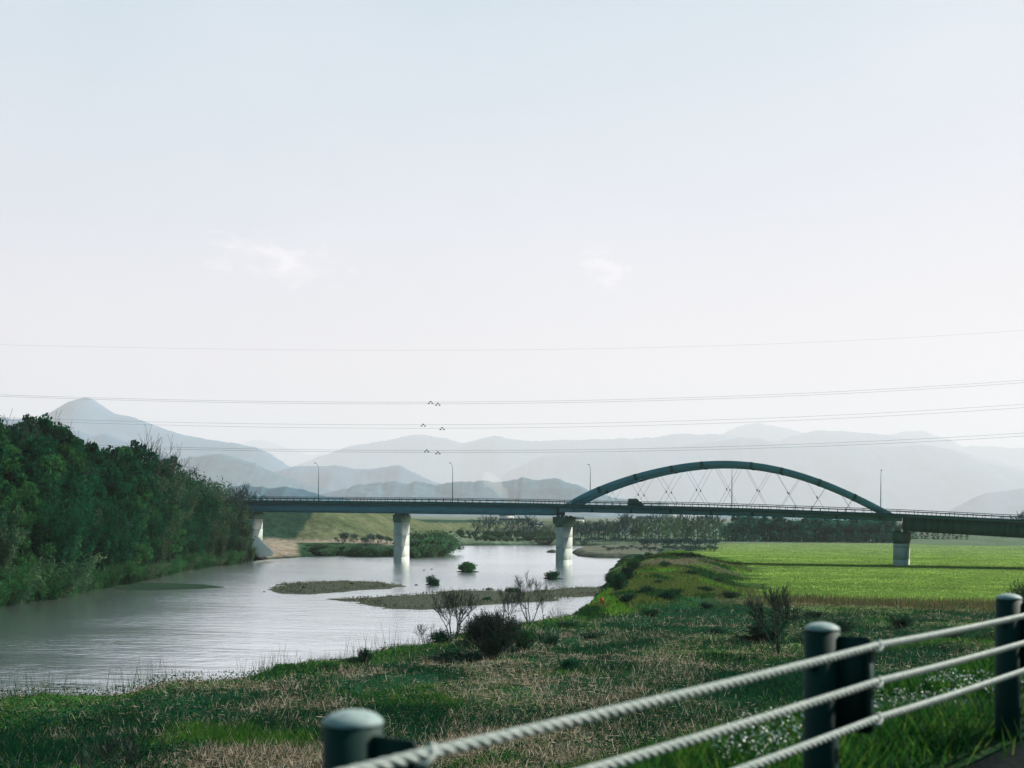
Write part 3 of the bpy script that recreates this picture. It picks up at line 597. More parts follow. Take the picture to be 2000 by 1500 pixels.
# ------------------------------------------------------------------ plants
def leaves(C, size, aspect=.5, up=0.0, jitter=1.0, r=None):
    r = r or rng; n = len(C); a = r.normal(size=(n, 3)); a[:, 2] += up; a /= np.linalg.norm(a, axis=1)[:, None]
    b = np.cross(a, r.normal(size=(n, 3))); b /= np.linalg.norm(b, axis=1)[:, None]+1e-9
    L_ = (size*r.uniform(.6, 1.4, n))[:, None]; W_ = L_*aspect
    V = np.stack([C-a*L_*.5, C+b*W_*.5, C+a*L_*.5, C-b*W_*.5], 1).reshape(-1, 3); return V, np.arange(4*n).reshape(n, 4)
def crown_broad(h, w, r, n_clump=46, per=110, size=.42, low=.08, shape=.8):
    C = []
    for _ in range(n_clump):
        t = r.uniform(0, 1)**.8; z = h*(low + (1-low)*t); rad = w*.5*(math.sin(math.pi*min(.97, (t*.86+.12)))**.6)
        th = r.uniform(0, 2*math.pi); q = r.uniform(.45, 1)**.6*rad; c = np.array((q*math.cos(th), q*math.sin(th), z - .03*h))
        s = h*r.uniform(.045, .085); p = r.normal(size=(per, 3)); p /= np.linalg.norm(p, axis=1)[:, None]; p *= (r.uniform(.3, 1, per)**.5)[:, None]*s
        p[:, 2] *= .8; C.append(c+p)
    return leaves(np.concatenate(C), size, .6, 0, r=r)
def crown_bamboo(h, w, r, culms=26, per=120, size=.75):
    C = []; D = []
    for _ in range(culms):
        th = r.uniform(0, 2*math.pi); b = r.uniform(0, w*.18); hh = h*r.uniform(.7, 1.0); lean = w*r.uniform(.15, .5)
        t = r.uniform(.15, 1, per)**.8; x = (b + lean*t**2.2); z = hh*(t - .10*t**4)
        c = np.stack([x*math.cos(th), x*math.sin(th), z], 1) + r.normal(size=(per, 3))*(.25+.5*t)[:, None]*np.array((.8, .8, .6))*w*.10; C.append(c)
    return leaves(np.concatenate(C), size, .22, -.5, r=r)
def mk_tree(kind, h, w, seed, leafm, barkm='bark', name='tree', **kw):
    r = np.random.default_rng(seed); e = empty(name); m = MB()
    m.tube([(0, 0, -.6), (r.normal()*.1, r.normal()*.1, h*.35), (r.normal()*.3, r.normal()*.3, h*.8)], [h*.022, h*.016, h*.006], 7)
    for _ in range(7):
        z = h*r.uniform(.25, .7); th = r.uniform(0, 6.28); q = w*r.uniform(.2, .38); m.tube([(0, 0, z), (q*.5*math.cos(th), q*.5*math.sin(th), z+h*.07), (q*math.cos(th), q*math.sin(th), z+h*.18)], [h*.008, h*.006, h*.003], 5)
    m.build('trunk', M[barkm], e); V, Q = (crown_broad if kind == 'broad' else crown_bamboo)(h, w, r, **kw); npmesh('crown', V, Q, M[leafm], e); return e
def grow(m, p, d, ln, rad, lvl, r, spread=.55, up=.25, kids=(3, 4), sides=5, minr=.006, segs=3):
    pts = [p]; rs = [rad]; q = p.copy(); dd = d.copy()
    for k in range(segs):
        dd = (dd + Vector(r.normal(size=3))*.10 + Vector((0, 0, up*.12))).normalized(); q = q + dd*ln/segs; pts.append(q.copy()); rs.append(max(minr, rad*(1-.45*(k+1)/segs)))
    m.tube(pts, rs, sides, ends=False)
    if lvl <= 0: return
    for k in range(r.integers(kids[0], kids[1]+1)):
        i = r.integers(1, segs+1) if k else segs; ax = Vector(r.normal(size=3)).normalized(); nd = (dd + ax*spread*r.uniform(.7, 1.4) + Vector((0, 0, up*.4))).normalized()
        grow(m, pts[i], nd, ln*r.uniform(.55, .8), rs[i]*.62, lvl-1, r, spread, up, kids, max(3, sides-1), minr, segs if lvl > 1 else 2)
def mk_bare(h, seed, barkm, rad=None, lvl=4, stems=1, spread=.6, name='bare_tree', kids=(3, 4), minr=.02, trunkf=.42, leaf=None, nleaf=0, up=.25, size=.2):
    r = np.random.default_rng(seed); e = empty(name); rad = rad or h*.02; t = MB(); m = MB(); starts = []
    for k in range(stems):
        th = r.uniform(0, 6.28); a = 0 if stems == 1 else r.uniform(.15, .55); d = Vector((a*math.cos(th), a*math.sin(th), 1)).normalized(); p = Vector((a*.3*math.cos(th), a*.3*math.sin(th), -.3))
        pts = [p, p+d*h*trunkf*.5+Vector(r.normal(size=3))*h*.01, p+d*h*trunkf]; t.tube(pts, [rad, rad*.85, rad*.7], 6); starts.append((pts, d))
    t.build('trunk' if stems == 1 else 'stems', M[barkm], e)
    for pts, d in starts:
        for k in range(4 if stems == 1 else 3):
            b = pts[2] if k < 3 else pts[1]; grow(m, b, (d + Vector(r.normal(size=3))*spread*.7).normalized(), h*.26, rad*.5, lvl-1, r, spread, up, kids, 4, minr)
    m.build('branches', M[barkm], e)
    if leaf:
        P_ = np.array(m.v); C = P_[r.integers(0, len(P_), nleaf)]*np.where(np.arange(nleaf)[:, None] % 2 == 0, 1.0, r.uniform(.12, 1, (nleaf, 1))**.7) + r.normal(size=(nleaf, 3))*size*.6; V, Q = leaves(C, size, .5, r=r); npmesh('foliage', V, Q, M[leaf], e)
    return e
def place(o, x, y, z, h=1.0, rot=None, sxy=None):
    o.location = (x, y, z); o.rotation_euler = (0, 0, rng.uniform(0, 6.28) if rot is None else rot); k = h if sxy is None else sxy; o.scale = (k, k, h); return o
class Kind:
    def __init__(s, protos): s.p = protos; s.used = [False]*len(protos)
    def get(s, i=None):
        i = int(rng.integers(len(s.p))) if i is None else i % len(s.p)
        if not s.used[i]: s.used[i] = True; return s.p[i]
        return dup(s.p[i])
    def finish(s):
        for p, u in zip(s.p, s.used):
            if not u:
                for c in list(p.children): bpy.data.objects.remove(c)
                bpy.data.objects.remove(p)
gz = lambda x, y: float(terrain(np.array([x]), np.array([y]))[0])

# left bank wood: trees of nominal height 15 m
KD = Kind([mk_tree('broad', 15, 7.5, 100+i, 'leaf_dark', name='evergreen_tree') for i in range(4)])
KM = Kind([mk_tree('broad', 15, 7.0, 110+i, 'leaf_mid', name='evergreen_tree') for i in range(2)])
KB = Kind([mk_tree('bamboo', 15, 8.5, 120+i, 'leaf_dark', name='bamboo_clump', per=150) for i in range(2)])
KT = Kind([mk_tree('bamboo', 15, 8.0, 130+i, 'leaf_tan', name='bamboo_clump', per=130) for i in range(2)])
KW = Kind([mk_bare(15, 140+i, 'bark', rad=.2, lvl=4, name='bare_tree', minr=.02, kids=(4, 4)) for i in range(3)])
KS = Kind([mk_tree('bamboo', 5, 6, 150+i, 'leaf_mid', name='bank_bush', per=110, size=.5, culms=22) for i in range(2)] + [mk_tree('bamboo', 5, 6, 155, 'leaf_tan', name='bank_bush', per=90, size=.45, culms=20)])
PT = [(-160, 815), (-60, 822), (0, 830), (40, 834), (90, 846), (130, 852), (160, 860), (200, 884), (250, 888), (270, 880), (310, 890), (350, 905), (375, 912), (400, 925), (425, 945), (445, 962), (460, 985), (470, 1012), (480, 1040), (495, 1080)]
shore_px = [(-250, 1215), (0, 1182), (120, 1166), (170, 1154), (240, 1142), (300, 1130), (360, 1114), (420, 1106), (470, 1100), (495, 1096)]
def shore_depth(px): return G(px, float(np.interp(px, [a for a, b in shore_px], [b for a, b in shore_px])))[1]
LB = {'d': 'dark evergreen tree packed into the tall wood on the left river bank', 'm': 'brighter green leafy tree set in the dark wood on the left river bank',
      'b': 'dark feathery bamboo clump in the wood on the left river bank', 't': 'tan tipped feathery bamboo clump at the bridge end of the left bank wood', 'w': 'bare leafless tree poking out above the left bank wood'}
for row, (off, hf, stp) in enumerate(((2.0, .60, 22), (7, .80, 24), (13, .94, 25), (21, 1.0, 24), (30, 1.0, 26), (42, 1.0, 34))):
    px = -150 + row*9
    while px < 486:
        d = shore_depth(px) + off + rng.uniform(-1.5, 1.5); ytop = np.interp(px, [a for a, b in PT], [b for a, b in PT]) + rng.uniform(-4, 14)
        x = (px-1000)/F*d; base = 1.1; ztop = EYE - ((ytop-HY)-(px-1000)*ROLL)*d/F; h = (ztop-base)*hf*rng.uniform(.96, 1.12)
        if px > 400 and d > 262: px += stp; continue
        if h > 2.2:
            k = rng.uniform(); u = (px+150)/640
            if row == 0: kind = 'm' if k < .35 else ('b' if k < .8 else 't')
            elif u > .66: kind = 't' if k < .45 else ('b' if k < .7 else 'd')
            else: kind = 'd' if k < .62 else ('b' if k < .82 else ('m' if k < .95 else 't'))
            o = {'d': KD, 'm': KM, 'b': KB, 't': KT}[kind].get(); wxy = min(1.25, max(h/15, .42))
            place(o, x, d, base-.2, h/15, sxy=wxy*rng.uniform(.8, 1.05)); tag(o, LB[kind], 'tree' if kind in 'dm' else 'bamboo', {'d': 'dark evergreens of the left bank wood', 'm': 'brighter trees of the left bank wood', 'b': 'dark bamboo of the left bank wood', 't': 'tan tipped bamboo of the left bank wood'}[kind])
        px += stp*rng.uniform(.8, 1.2)
for px, yt in ((-40, 826), (10, 834), (38, 838), (62, 832), (95, 846), (172, 860), (285, 866), (312, 864), (345, 892), (190, 874), (455, 950), (470, 953)):
    yt += 13; d = shore_depth(min(px, 430)) + rng.uniform(16, 26); x = (px-1000)/F*d; zt = EYE - ((yt-HY)-(px-1000)*ROLL)*d/F; h = zt-1; o = place(KW.get(), x, d, .9, h/13.2, sxy=h/17); tag(o, LB['w'], 'tree', 'bare trees above the left bank wood')
for i, px in enumerate(np.linspace(-140, 478, 52)):
    d = shore_depth(px) + rng.uniform(-1.8, .8); x = (px-1000)/F*d; s = rng.uniform(.55, 1.25)*(1.25 if px < 160 else .8); o = place(KS.get(), x, d, -.9*s, s); tag(o, 'low arching leafy bush overhanging the water under the left bank wood', 'bush', 'bushes along the foot of the left bank wood')

for px, yt, d in ((462, 978, 259), (470, 996, 257), (478, 1012, 256), (485, 1036, 256), (491, 1062, 256), (474, 1040, 252)):
    x = (px-1000)/F*d; zt = EYE - ((yt-HY)-(px-1000)*ROLL)*d/F; h = zt+.4; o = place(KT.get(), x, d, -.4, h/14.2, sxy=max(.35, h/15)); tag(o, LB['t'], 'bamboo', 'tan tipped bamboo of the left bank wood')
# far bank vegetation
KF = Kind([mk_bare(10, 200+i, 'bark_grey', rad=.17, lvl=4, name='bare_tree', minr=.06, kids=(3, 4)) for i in range(4)])
KG = Kind([mk_bare(10, 210+i, 'bark_pale', rad=.15, lvl=4, name='bare_tree', minr=.04, kids=(3, 3), leaf='leaf_fresh', nleaf=900, size=.35) for i in range(2)])
KE = Kind([mk_tree('broad', 10, 5, 220+i, 'leaf_blue', 'bark_grey', name='evergreen_tree', n_clump=30, per=60, size=.6, low=.02) for i in range(3)])
KEB = Kind([mk_tree('bamboo', 10, 6, 225+i, 'leaf_blue', name='evergreen_tree', per=90, size=.9, culms=20) for i in range(2)])
KWB = Kind([mk_bare(5, 230+i, 'bark_pale', rad=.07, lvl=3, stems=7, name='willow_bush', minr=.03, trunkf=.35, leaf='leaf_fresh', nleaf=2600, size=.34) for i in range(2)])
KGB = Kind([mk_bare(3, 240+i, 'bark_grey', rad=.05, lvl=3, stems=8, name='scrub_bush', minr=.022, trunkf=.4) for i in range(2)])
KDB = Kind([mk_bare(4, 245+i, 'bark', rad=.05, lvl=3, stems=7, name='willow_bush', minr=.02, trunkf=.35, leaf='leaf_mid', nleaf=2600, size=.26) for i in range(2)])
def pl(K, px, py, d, ytop, nom, label, cat, group, w=1.0):
    x = (px-1000)/F*d; z = gz(x, d) - .1; zt = EYE - ((ytop-HY)-(px-1000)*ROLL)*d/F; h = max(.6, zt-z); o = place(K.get(), x, d, z, h/nom, sxy=h/nom*w); return tag(o, label, cat, group)
for px in list(np.arange(1112, 1225, 3.6)) + list(np.arange(1225, 1415, 6)):
    px = px + rng.uniform(-3, 3); d = rng.uniform(432, 500) if px < 1225 else rng.uniform(420, 520); yt = rng.uniform(1014, 1024) if px < 1215 else rng.uniform(1000, 1012)
    K, lb, gp = (KF, 'grey leafless tree in the riverside thicket seen under the arch', 'leafless trees seen under the arch') if rng.uniform() < (.85 if px < 1225 else .5) else (KG, 'pale leafless tree with a hint of fresh leaf seen under the arch', 'budding trees seen under the arch')
    pl(K, px, 0, d, yt, 9.6, lb, 'tree', gp, .95)
for px in np.arange(1112, 1400, 6.5): pl(KGB, px, 0, rng.uniform(424, 436) if px < 1250 else rng.uniform(360, 430), rng.uniform(1046, 1054), 2.9, 'grey scrub bush at the foot of the trees under the arch', 'bush', 'scrub at the foot of the far trees', 1.5)
for px in np.arange(1180, 1400, 9): pl(KGB, px, 0, rng.uniform(305, 350), rng.uniform(1062, 1068), 2.9, 'low grey brushwood bush behind the gravel spit and green mound', 'bush', 'brushwood behind the green mound', 1.6)
for px in np.arange(1112, 1412, 7): pl(KE, px+rng.uniform(-3, 3), 0, rng.uniform(505, 560), rng.uniform(1026, 1040), 9.6, 'hazy green tree low in the thicket behind the leafless trees', 'tree', 'green trees behind the leafless ones', 1.1)
for px in np.arange(890, 1080, 11): pl(KG, px+rng.uniform(-4, 4), 0, rng.uniform(470, 540), rng.uniform(1022, 1034), 9.6, 'pale budding tree on the plain between the two river piers', 'tree', 'budding trees between the river piers', 1.1)
for row, dd in enumerate((468, 482, 500)):
    for px in np.arange(1414+row*5, 1750, 11): pl(KE if rng.uniform() < .6 else KEB, px+rng.uniform(-4, 4), 0, dd+rng.uniform(-4, 4), rng.uniform(1006, 1024)+row*-2 if px > 1432 else 1022, 9.6, 'blue green evergreen in the wood behind the meadow', 'tree', 'evergreens of the wood behind the meadow', 1.0)
for px in np.arange(1412, 1752, 9): pl(KE, px+rng.uniform(-3, 3), 0, rng.uniform(455, 463), rng.uniform(1036, 1047), 9.6, 'low blue green bush tree along the foot of the wood behind the meadow', 'tree', 'low growth at the foot of the meadow wood', 1.5)
for px in np.arange(1768, 1890, 11): pl(KE, px+rng.uniform(-3, 3), 0, 540+rng.uniform(0, 20), rng.uniform(1032, 1044), 9.6, 'small evergreen under the green girder beyond the meadow', 'tree', 'evergreens under the right girder', 1.2)
for px in np.arange(1775, 2050, 12): pl(KGB, px+rng.uniform(-3, 3), 0, 600+rng.uniform(0, 60), rng.uniform(1046, 1052), 2.9, 'grey bush on the far edge of the meadow at right', 'bush', 'bushes on the far edge of the meadow', 2.0)
for px, d, yt in ((806, 300, 1038), (818, 312, 1028), (832, 304, 1034), (845, 318, 1026), (856, 310, 1040), (866, 322, 1038), (822, 298, 1052), (840, 300, 1055), (858, 306, 1058), (800, 296, 1056)):
    pl(KWB, px, 0, d, yt, 4.9, 'olive willow bush in the clump right of the lone river pier', 'bush', 'willow clump on the far bank', 1.3)
for px in np.arange(884, 1082, 9): pl(KWB, px+rng.uniform(-3, 3), 0, rng.uniform(424, 436), rng.uniform(1042, 1050), 4.9, 'low willow bush lining the far shore between the two river piers', 'bush', 'willows lining the far shore', 1.6)
for px in np.arange(870, 1082, 7): pl(KDB, px+rng.uniform(-3, 3), 0, rng.uniform(450, 520), rng.uniform(1030, 1042), 3.9, 'dark bush on the plain behind the far shore willows', 'bush', 'dark bushes behind the far shore', 1.2)
for px, yt in ((930, 1012), (944, 1008), (955, 1006), (966, 1012), (985, 1016), (998, 1018), (1010, 1010), (1022, 1006), (1032, 1008), (1042, 1012), (1052, 1020)): pl(KF, px, 0, rng.uniform(438, 460), yt, 9.6, 'dark bare spreading tree on the far shore between the river piers', 'tree', 'bare trees between the river piers', 1.05)
for px in (1060, 1070, 1078): pl(KG, px, 0, 436, 1026, 9.6, 'pale green budding tree beside the middle river pier', 'tree', 'budding trees beside the middle pier', 1.0)
for px in np.arange(596, 765, 6.5): pl(KWB if rng.uniform() < .5 else KDB, px+rng.uniform(-3, 3), 0, rng.uniform(300, 310), rng.uniform(1060, 1076), 3.9, 'low green bush on the far bank below the dirt path', 'bush', 'bushes below the dirt path', 1.8)
for px in np.arange(655, 765, 7): pl(KGB, px+rng.uniform(-4, 4), 0, rng.uniform(312, 338), rng.uniform(1036, 1054), 2.9, 'grey scrub bush at the foot of the grassy levee', 'bush', 'scrub at the levee foot', .9)
for px, d, yt in ((1985, 620, 1000), (2012, 640, 996)): pl(KF, px, 0, d, yt, 9.6, 'hazy tree rising behind the bridge deck at the right edge', 'tree', 'trees behind the bridge at right', 1.3)
for px, yt in ((452, 956), (468, 950), (484, 958), (500, 962)): pl(KF, px, 0, 330, yt, 9.6, 'thin leafless tree showing over the left end of the bridge', 'tree', 'thin trees over the left bridge end', .8)

# islets, shrubs and saplings nearer by
def shrub(px, py, z, yt, w_px, kind, name, label, seed, **kw):
    x, y = G(px, py, z); zz = gz(x, y) if z > .3 else z; h = max(.5, EYE - ((yt-HY)-(px-1000)*ROLL)*y/F - zz); 
    e = mk_bare(h, seed, 'bark', rad=max(.03, h*.012), stems=kind[0], lvl=kind[1], name=name, minr=kind[2], trunkf=.35 if 'sapling' in name or 'young' in name else .2, leaf=kind[3], nleaf=kind[4], size=kind[5], **kw)
    ext = max(abs(np.array([v.co.x for c in e.children for v in c.data.vertices])).max(), .3); s = (w_px/F*y/2)/ext; s = min(max(s, .5), 2.2); e.scale = (s, s, 1); e.location = (x, y, zz-.1); return tag(e, label, 'bush' if 'bush' in name else 'sapling')
islets = [(915, 1117, 4.2, 2.0, 'low islet under the round green bush in midstream'), (846, 1142, 2.2, 1.2, 'small islet under the twiggy dark bush'), (1081, 1131, 3.4, 1.4, 'small islet in front of the middle pier')]
for px, py, a, b, lb in islets:
    x, y = G(px, py); m = MB(); rings = []
    for q, z in ((1.15, -.3), (1, .06), (.6, .22), (.05, .3)): rings.append([Vector((x+a*q*.5*math.cos(t)*(1+.15*math.sin(3*t+px)), y+b*q*.5*math.sin(t), z)) for t in np.linspace(0, 2*math.pi, 19)[:-1]])
    m.sweep(rings); tag(m.build('islet', M['mud']), kind='structure')
shrub(915, 1116, .15, 1089, 46, (12, 3, .02, 'leaf_mid', 5200, .32), 'river_bush', 'round green bush alone on a midstream islet', 301)
shrub(843, 1141, .15, 1112, 34, (8, 3, .016, 'leaf_dark', 300, .3), 'river_bush', 'twiggy grey bush on the small islet beyond the gravel spit', 302)
shrub(849, 1141, .15, 1127, 22, (8, 3, .02, 'leaf_dark', 2600, .3), 'river_bush', 'small dense dark green bush at the foot of the twiggy bush', 303)
shrub(1080, 1130, .15, 1105, 38, (12, 3, .018, 'leaf_dark', 1100, .3), 'river_bush', 'spiky dark bush in the water in front of the middle pier', 304)
shrub(1000, 1154, .2, 1143, 44, (8, 3, .02, 'leaf_mid', 1800, .25), 'river_bush', 'low green bush on the far edge of the long gravel bar', 305)
shrub(948, 1172, .2, 1160, 34, (8, 3, .02, 'leaf_mid', 1800, .22), 'river_bush', 'small green bush in the middle of the long gravel bar', 306)
shrub(593, 1149, .2, 1143, 14, (6, 3, .02, 'leaf_dark', 700, .22), 'river_bush', 'tiny dark tuft on the left gravel bar', 307)
shrub(687, 1141, .2, 1134, 12, (6, 3, .02, 'leaf_dark', 600, .22), 'river_bush', 'tiny tuft on the far edge of the left gravel bar', 308)
# right bank bushes on the slope of the mound
for i, (px, py, yt, w, lf) in enumerate(((1206, 1170, 1096, 50, 'leaf_dark'), (1222, 1150, 1088, 46, 'leaf_dark'), (1240, 1128, 1074, 44, 'leaf_mid'), (1196, 1160, 1094, 40, 'leaf_mid'), (1250, 1108, 1074, 40, 'leaf_dark'), (1268, 1098, 1072, 30, 'leaf_fresh'))):
    shrub(px, py, .8, yt, w, (9, 3, .018, lf, 2200 if i != 3 else 500, .26), 'bank_bush', ['tall dark willow bush at the water edge of the green mound', 'dark bush on the river slope of the green mound', 'leafy bush on the crest of the green mound', 'thin airy willow bush leaning over the water by the mound', 'dark bush below the arch on the mound', 'yellow green bush on top of the mound below the arch'][i], 320+i)
# near bank saplings and thickets
near = [(885, 1240, 1135, 120, (5, 4, .012, None, 0, .1), 'bare_sapling', 'many stemmed leafless sapling on the near bank against the long gravel bar'),
 (1036, 1212, 1108, 100, (4, 4, .010, 'leaf_fresh', 260, .12), 'bare_sapling', 'airy leafless sapling right of the dark thicket on the near bank'),
 (985, 1222, 1130, 80, (3, 4, .010, None, 0, .1), 'bare_sapling', 'thin leafless sapling rising behind the dark thicket'),
 (830, 1247, 1198, 80, (3, 3, .010, None, 0, .1), 'bare_sapling', 'low bare sapling leaning left at the near water edge'),
 (1062, 1208, 1150, 26, (2, 3, .010, None, 0, .1), 'bare_sapling', 'slender upright twig of a sapling right of the airy sapling'),
 (1085, 1200, 1172, 36, (3, 3, .010, None, 0, .1), 'bare_sapling', 'tiny bare sapling beside the bend of the near bank'),
 (962, 1276, 1160, 165, (34, 4, .011, 'leaf_dark', 5200, .15), 'thicket_bush', 'large dark twiggy thicket on the near bank'),
 (1018, 1262, 1205, 70, (14, 3, .014, 'leaf_mid', 3000, .18), 'thicket_bush', 'smaller green thicket against the right of the large dark one'),
 (1112, 1308, 1268, 44, (12, 3, .014, 'leaf_dark', 4200, .18), 'thicket_bush', 'low dark bush in the middle of the reeds'),
 (1150, 1312, 1285, 50, (12, 3, .014, 'leaf_mid', 2600, .16), 'thicket_bush', 'low green bush beside the dark one in the reeds'),
 (1520, 1268, 1118, 130, (5, 4, .020, 'leaf_dark', 450, .16), 'young_tree', 'dark young tree with upswept branches before the meadow'),
 (1500, 1245, 1190, 90, (10, 3, .016, 'leaf_dark', 2600, .18), 'thicket_bush', 'dark undergrowth around the young tree before the meadow'),
 (1300, 1178, 1145, 46, (8, 3, .016, 'leaf_dark', 1400, .2), 'thicket_bush', 'low dark bush between the mound and the reed band'),
 (2010, 1245, 1078, 130, (22, 3, .014, 'leaf_mid', 2600, .22), 'thicket_bush', 'tall bush leaning in at the right edge above the last post'),
 (225, 1545, 1385, 230, (6, 3, .010, None, 0, .1), 'bare_sapling', 'bare dead twigs rising in the bottom left foreground'),
 (85, 1400, 1380, 44, (8, 3, .012, 'leaf_dark', 1600, .15), 'thicket_bush', 'small dark bush in the straw at the left'),
 (90, 1350, 1300, 40, (9, 2, .009, None, 0, .1), 'dead_stalks', 'upright dead stalks at the near water edge at left'),
 (640, 1310, 1275, 60, (10, 3, .012, 'leaf_mid', 2600, .16), 'thicket_bush', 'low green bush at the near water edge'),
 (555, 1305, 1280, 60, (10, 3, .012, 'leaf_mid', 2600, .16), 'thicket_bush', 'leafy green bush on the grassy lip of the near bank'),
 (1590, 1205, 1180, 50, (8, 3, .014, 'leaf_tan', 1200, .18), 'thicket_bush', 'brownish low bush at the near edge of the meadow')]
for i, (px, py, yt, w, kd, nm, lb) in enumerate(near): shrub(px, py, 1.4, yt, w, kd, nm, lb, 400+i, up=.5)
KSC = Kind([mk_bare(2.0, 500+i, 'bark', rad=.02, lvl=3, stems=9, name='scrub_bush', minr=.009, trunkf=.2, leaf=('leaf_dark', 'leaf_mid')[i % 2], nleaf=1300, size=.13) for i in range(3)])
for px, py in ((690, 1285), (712, 1281), (860, 1250), (905, 1262), (1030, 1248), (1048, 1246), (1062, 1242), (1080, 1250), (1105, 1222), (1150, 1240), (1400, 1228), (1440, 1250), (1460, 1243), (1560, 1250), (1580, 1240), (1640, 1235), (1760, 1225), (1860, 1240), (1180, 1290)):
    x, y = G(px, py, 1.4); z = gz(x, y)-.05; tag(place(KSC.get(), x, y, z, rng.uniform(.3, 1.0), sxy=rng.uniform(.6, 1.6)), 'low tangled scrub bush in the rough grass of the near bank', 'bush', 'low scrub dotted over the near bank')
for px, py in ((1225, 1165), (1262, 1150), (1290, 1135), (1320, 1150), (1350, 1120), (1375, 1140), (1405, 1125), (1300, 1110), (1340, 1098), (1425, 1145), (1270, 1178), (1380, 1165)):
    x, y = G(px, py, 2.6); z = gz(x, y)-.05; tag(place(KSC.get(), x, y, z, rng.uniform(.5, .9), sxy=rng.uniform(.9, 1.6)), 'small scrub tuft growing on the green mound', 'bush', 'scrub tufts on the green mound')
# red marker stake
x, y = G(1173, 1187, 1.6); z = gz(x, y); rm = empty('marker_stake', (x, y, z), 'small red marker flag on a stake at the foot of the green mound', 'marker')
m = MB(); m.tube([(x, y, z-.2), (x, y, z+1.0)], .03, 6); m.build('stake', M['bark'], rm)
m = MB(); m.sweep([[Vector((x+a, y+q, z+b)) for a, b in ((-.02, 1.0), (.28, .9), (.33, .3), (.04, .42))] for q in (-.02, .02)]); m.build('flag', M['red'], rm)
# rocks in the river
for i, (px, py, w, lb) in enumerate(((828, 1114, .55, 'dark rock breaking the water left of the round bush'), (843, 1112, .6, 'dark rock beside another in open water'), (956, 1152, 1.2, 'flat rock just beyond the long gravel bar'), (1079, 1079, 3.2, 'large dark boulder at the left side of the middle pier'), (813, 1143, .6, 'small wet rock off the tip of the gravel bar'), (516, 1156, .35, 'tiny rock left of the gravel bar tip'))):
    x, y = G(px, py); r = np.random.default_rng(50+i); m = MB(); rings = []
    for q, zz in ((.9, -.2), (1, .1), (.75, .32), (.25, .45)): rings.append([Vector((x+w*.5*q*math.cos(t)*r.uniform(.85, 1.15), y+w*.5*q*math.sin(t)*r.uniform(.85, 1.15), zz*w*.6+r.uniform(-.02, .02))) for t in np.linspace(0, 6.28, 11)[:-1]])
    m.sweep(rings); tag(m.build('rock', M['rock']), lb, 'rock')
# far plain details
for px, py, w, hh, d, lb in ((848, 1021, 46, 8.5, 720, 'long dark soil heap on the far plain'), (862, 1026, 32, 8, 640, 'smaller dark soil heap in front of the long one')):
    x = (px-1000)/F*d; z = gz(x, d); ww = w/F*d; hz = hh/F*d; m = MB(); rings = []
    for q, k in ((1, 0), (.8, .5), (.55, .85), (.3, 1.0), (.02, 1.02)): rings.append([Vector((x+ww*.5*q*math.cos(t), d+ww*.3*q*math.sin(t), z+hz*k-.2)) for t in np.linspace(0, 6.28, 21)[:-1]])
    m.sweep(rings); tag(m.build('soil_heap', M['heap'], smooth=True), lb, 'soil heap', 'soil heaps on the far plain')
def house(px, py, d, w, h, lb, wallm='white'):
    x = (px-1000)/F*d; z = gz(x, d); e = empty('farmhouse', (x, d, z), lb, 'house'); f = lambda a, b, c: Vector((x+a, d+b, z+c))
    m = MB(); m.box(f, -w/2, w/2, 0, w*.6, -1, h); wl = m.build('wall', M[wallm], e)
    m = MB(); m.sweep([[f(a, -.4, h), f(a, w*.3, h+w*.22), f(a, w*.6+.4, h)] for a in (-w/2-.4, w/2+.4)]); m.build('roof', M['heap'], e)
    for a in (-w*.25, w*.25): m = MB(); m.box(f, a-.6, a+.6, -.05, -.003, .9, 2.2); m.build('window', M['van_glass'], wl)
house(1046, 1021, 760, 9, 3, 'white shed left of the middle pier on the far plain'); house(990, 1020, 900, 11, 4, 'pale farmhouse among bare trees on the far plain')
house(1128, 1014, 1250, 14, 5, 'far hazy farmhouse just right of the middle pier'); house(1262, 1012, 1300, 16, 6, 'far hazy farmhouse under the arch behind bare trees')
for px, py, ln, d, lb in ((945, 1028, 70, 950, 'long dark hedge across the far plain left of the bare trees'), (1005, 1029, 60, 900, 'dark hedge behind the bare trees on the far plain'), (930, 1034, 40, 760, 'short dark hedge nearest the river on the far plain')):
    x = (px-1000)/F*d; l2 = ln/F*d/2; r = np.random.default_rng(int(px)); C = np.stack([r.uniform(x-l2, x+l2, 1500), r.uniform(d-1.2, d+1.2, 1500), gz(x, d)+r.uniform(0, 1.6, 1500)], 1); V, Q = leaves(C, .8, .7, r=r); tag(npmesh('hedge', V, Q, M['leaf_dark']), lb, 'hedge')

# ------------------------------------------------------------------ ground cover (uncountable)
def blades(name, X, Y, Z, H, Wd, lean, colr, flat=0.0, mt='blade', curve=False):
    n = len(X); th = rng.uniform(0, 2*math.pi, n); ph = rng.uniform(0, 2*math.pi, n); b = np.stack([X, Y, Z-.03], 1)
    tip = b + np.stack([np.cos(th)*lean*H, np.sin(th)*lean*H, H*(1-flat)], 1); s = np.stack([np.cos(ph), np.sin(ph)*.5, np.zeros(n)], 1)*(Wd/2)[:, None]
    mid = b*.45+tip*.55 - np.array((0, 0, 1))*0; mid[:, 2] += H*.06
    V = np.stack([b-s, b+s, mid+s*.7, tip, mid-s*.7], 1).reshape(-1, 3); i = np.arange(n)*5
    C = np.repeat(colr, 5, axis=0); o = npmesh(name, V, np.stack([i, i+1, i+2, i+3, i+4], 1), M[mt], colors=C); return tag(o, kind='stuff')
def wedge(n, y0, y1, xk=.52, x0=-1, x1=1, pw=1.0):
    # density falls with the square of distance
    a = rng.uniform(0, 1, n); Y = 1/(1/y0 + a*(1/y1-1/y0)) if pw == 1 else y0+(y1-y0)*a; X = rng.uniform(x0, x1, n)*xk*Y; return X, Y
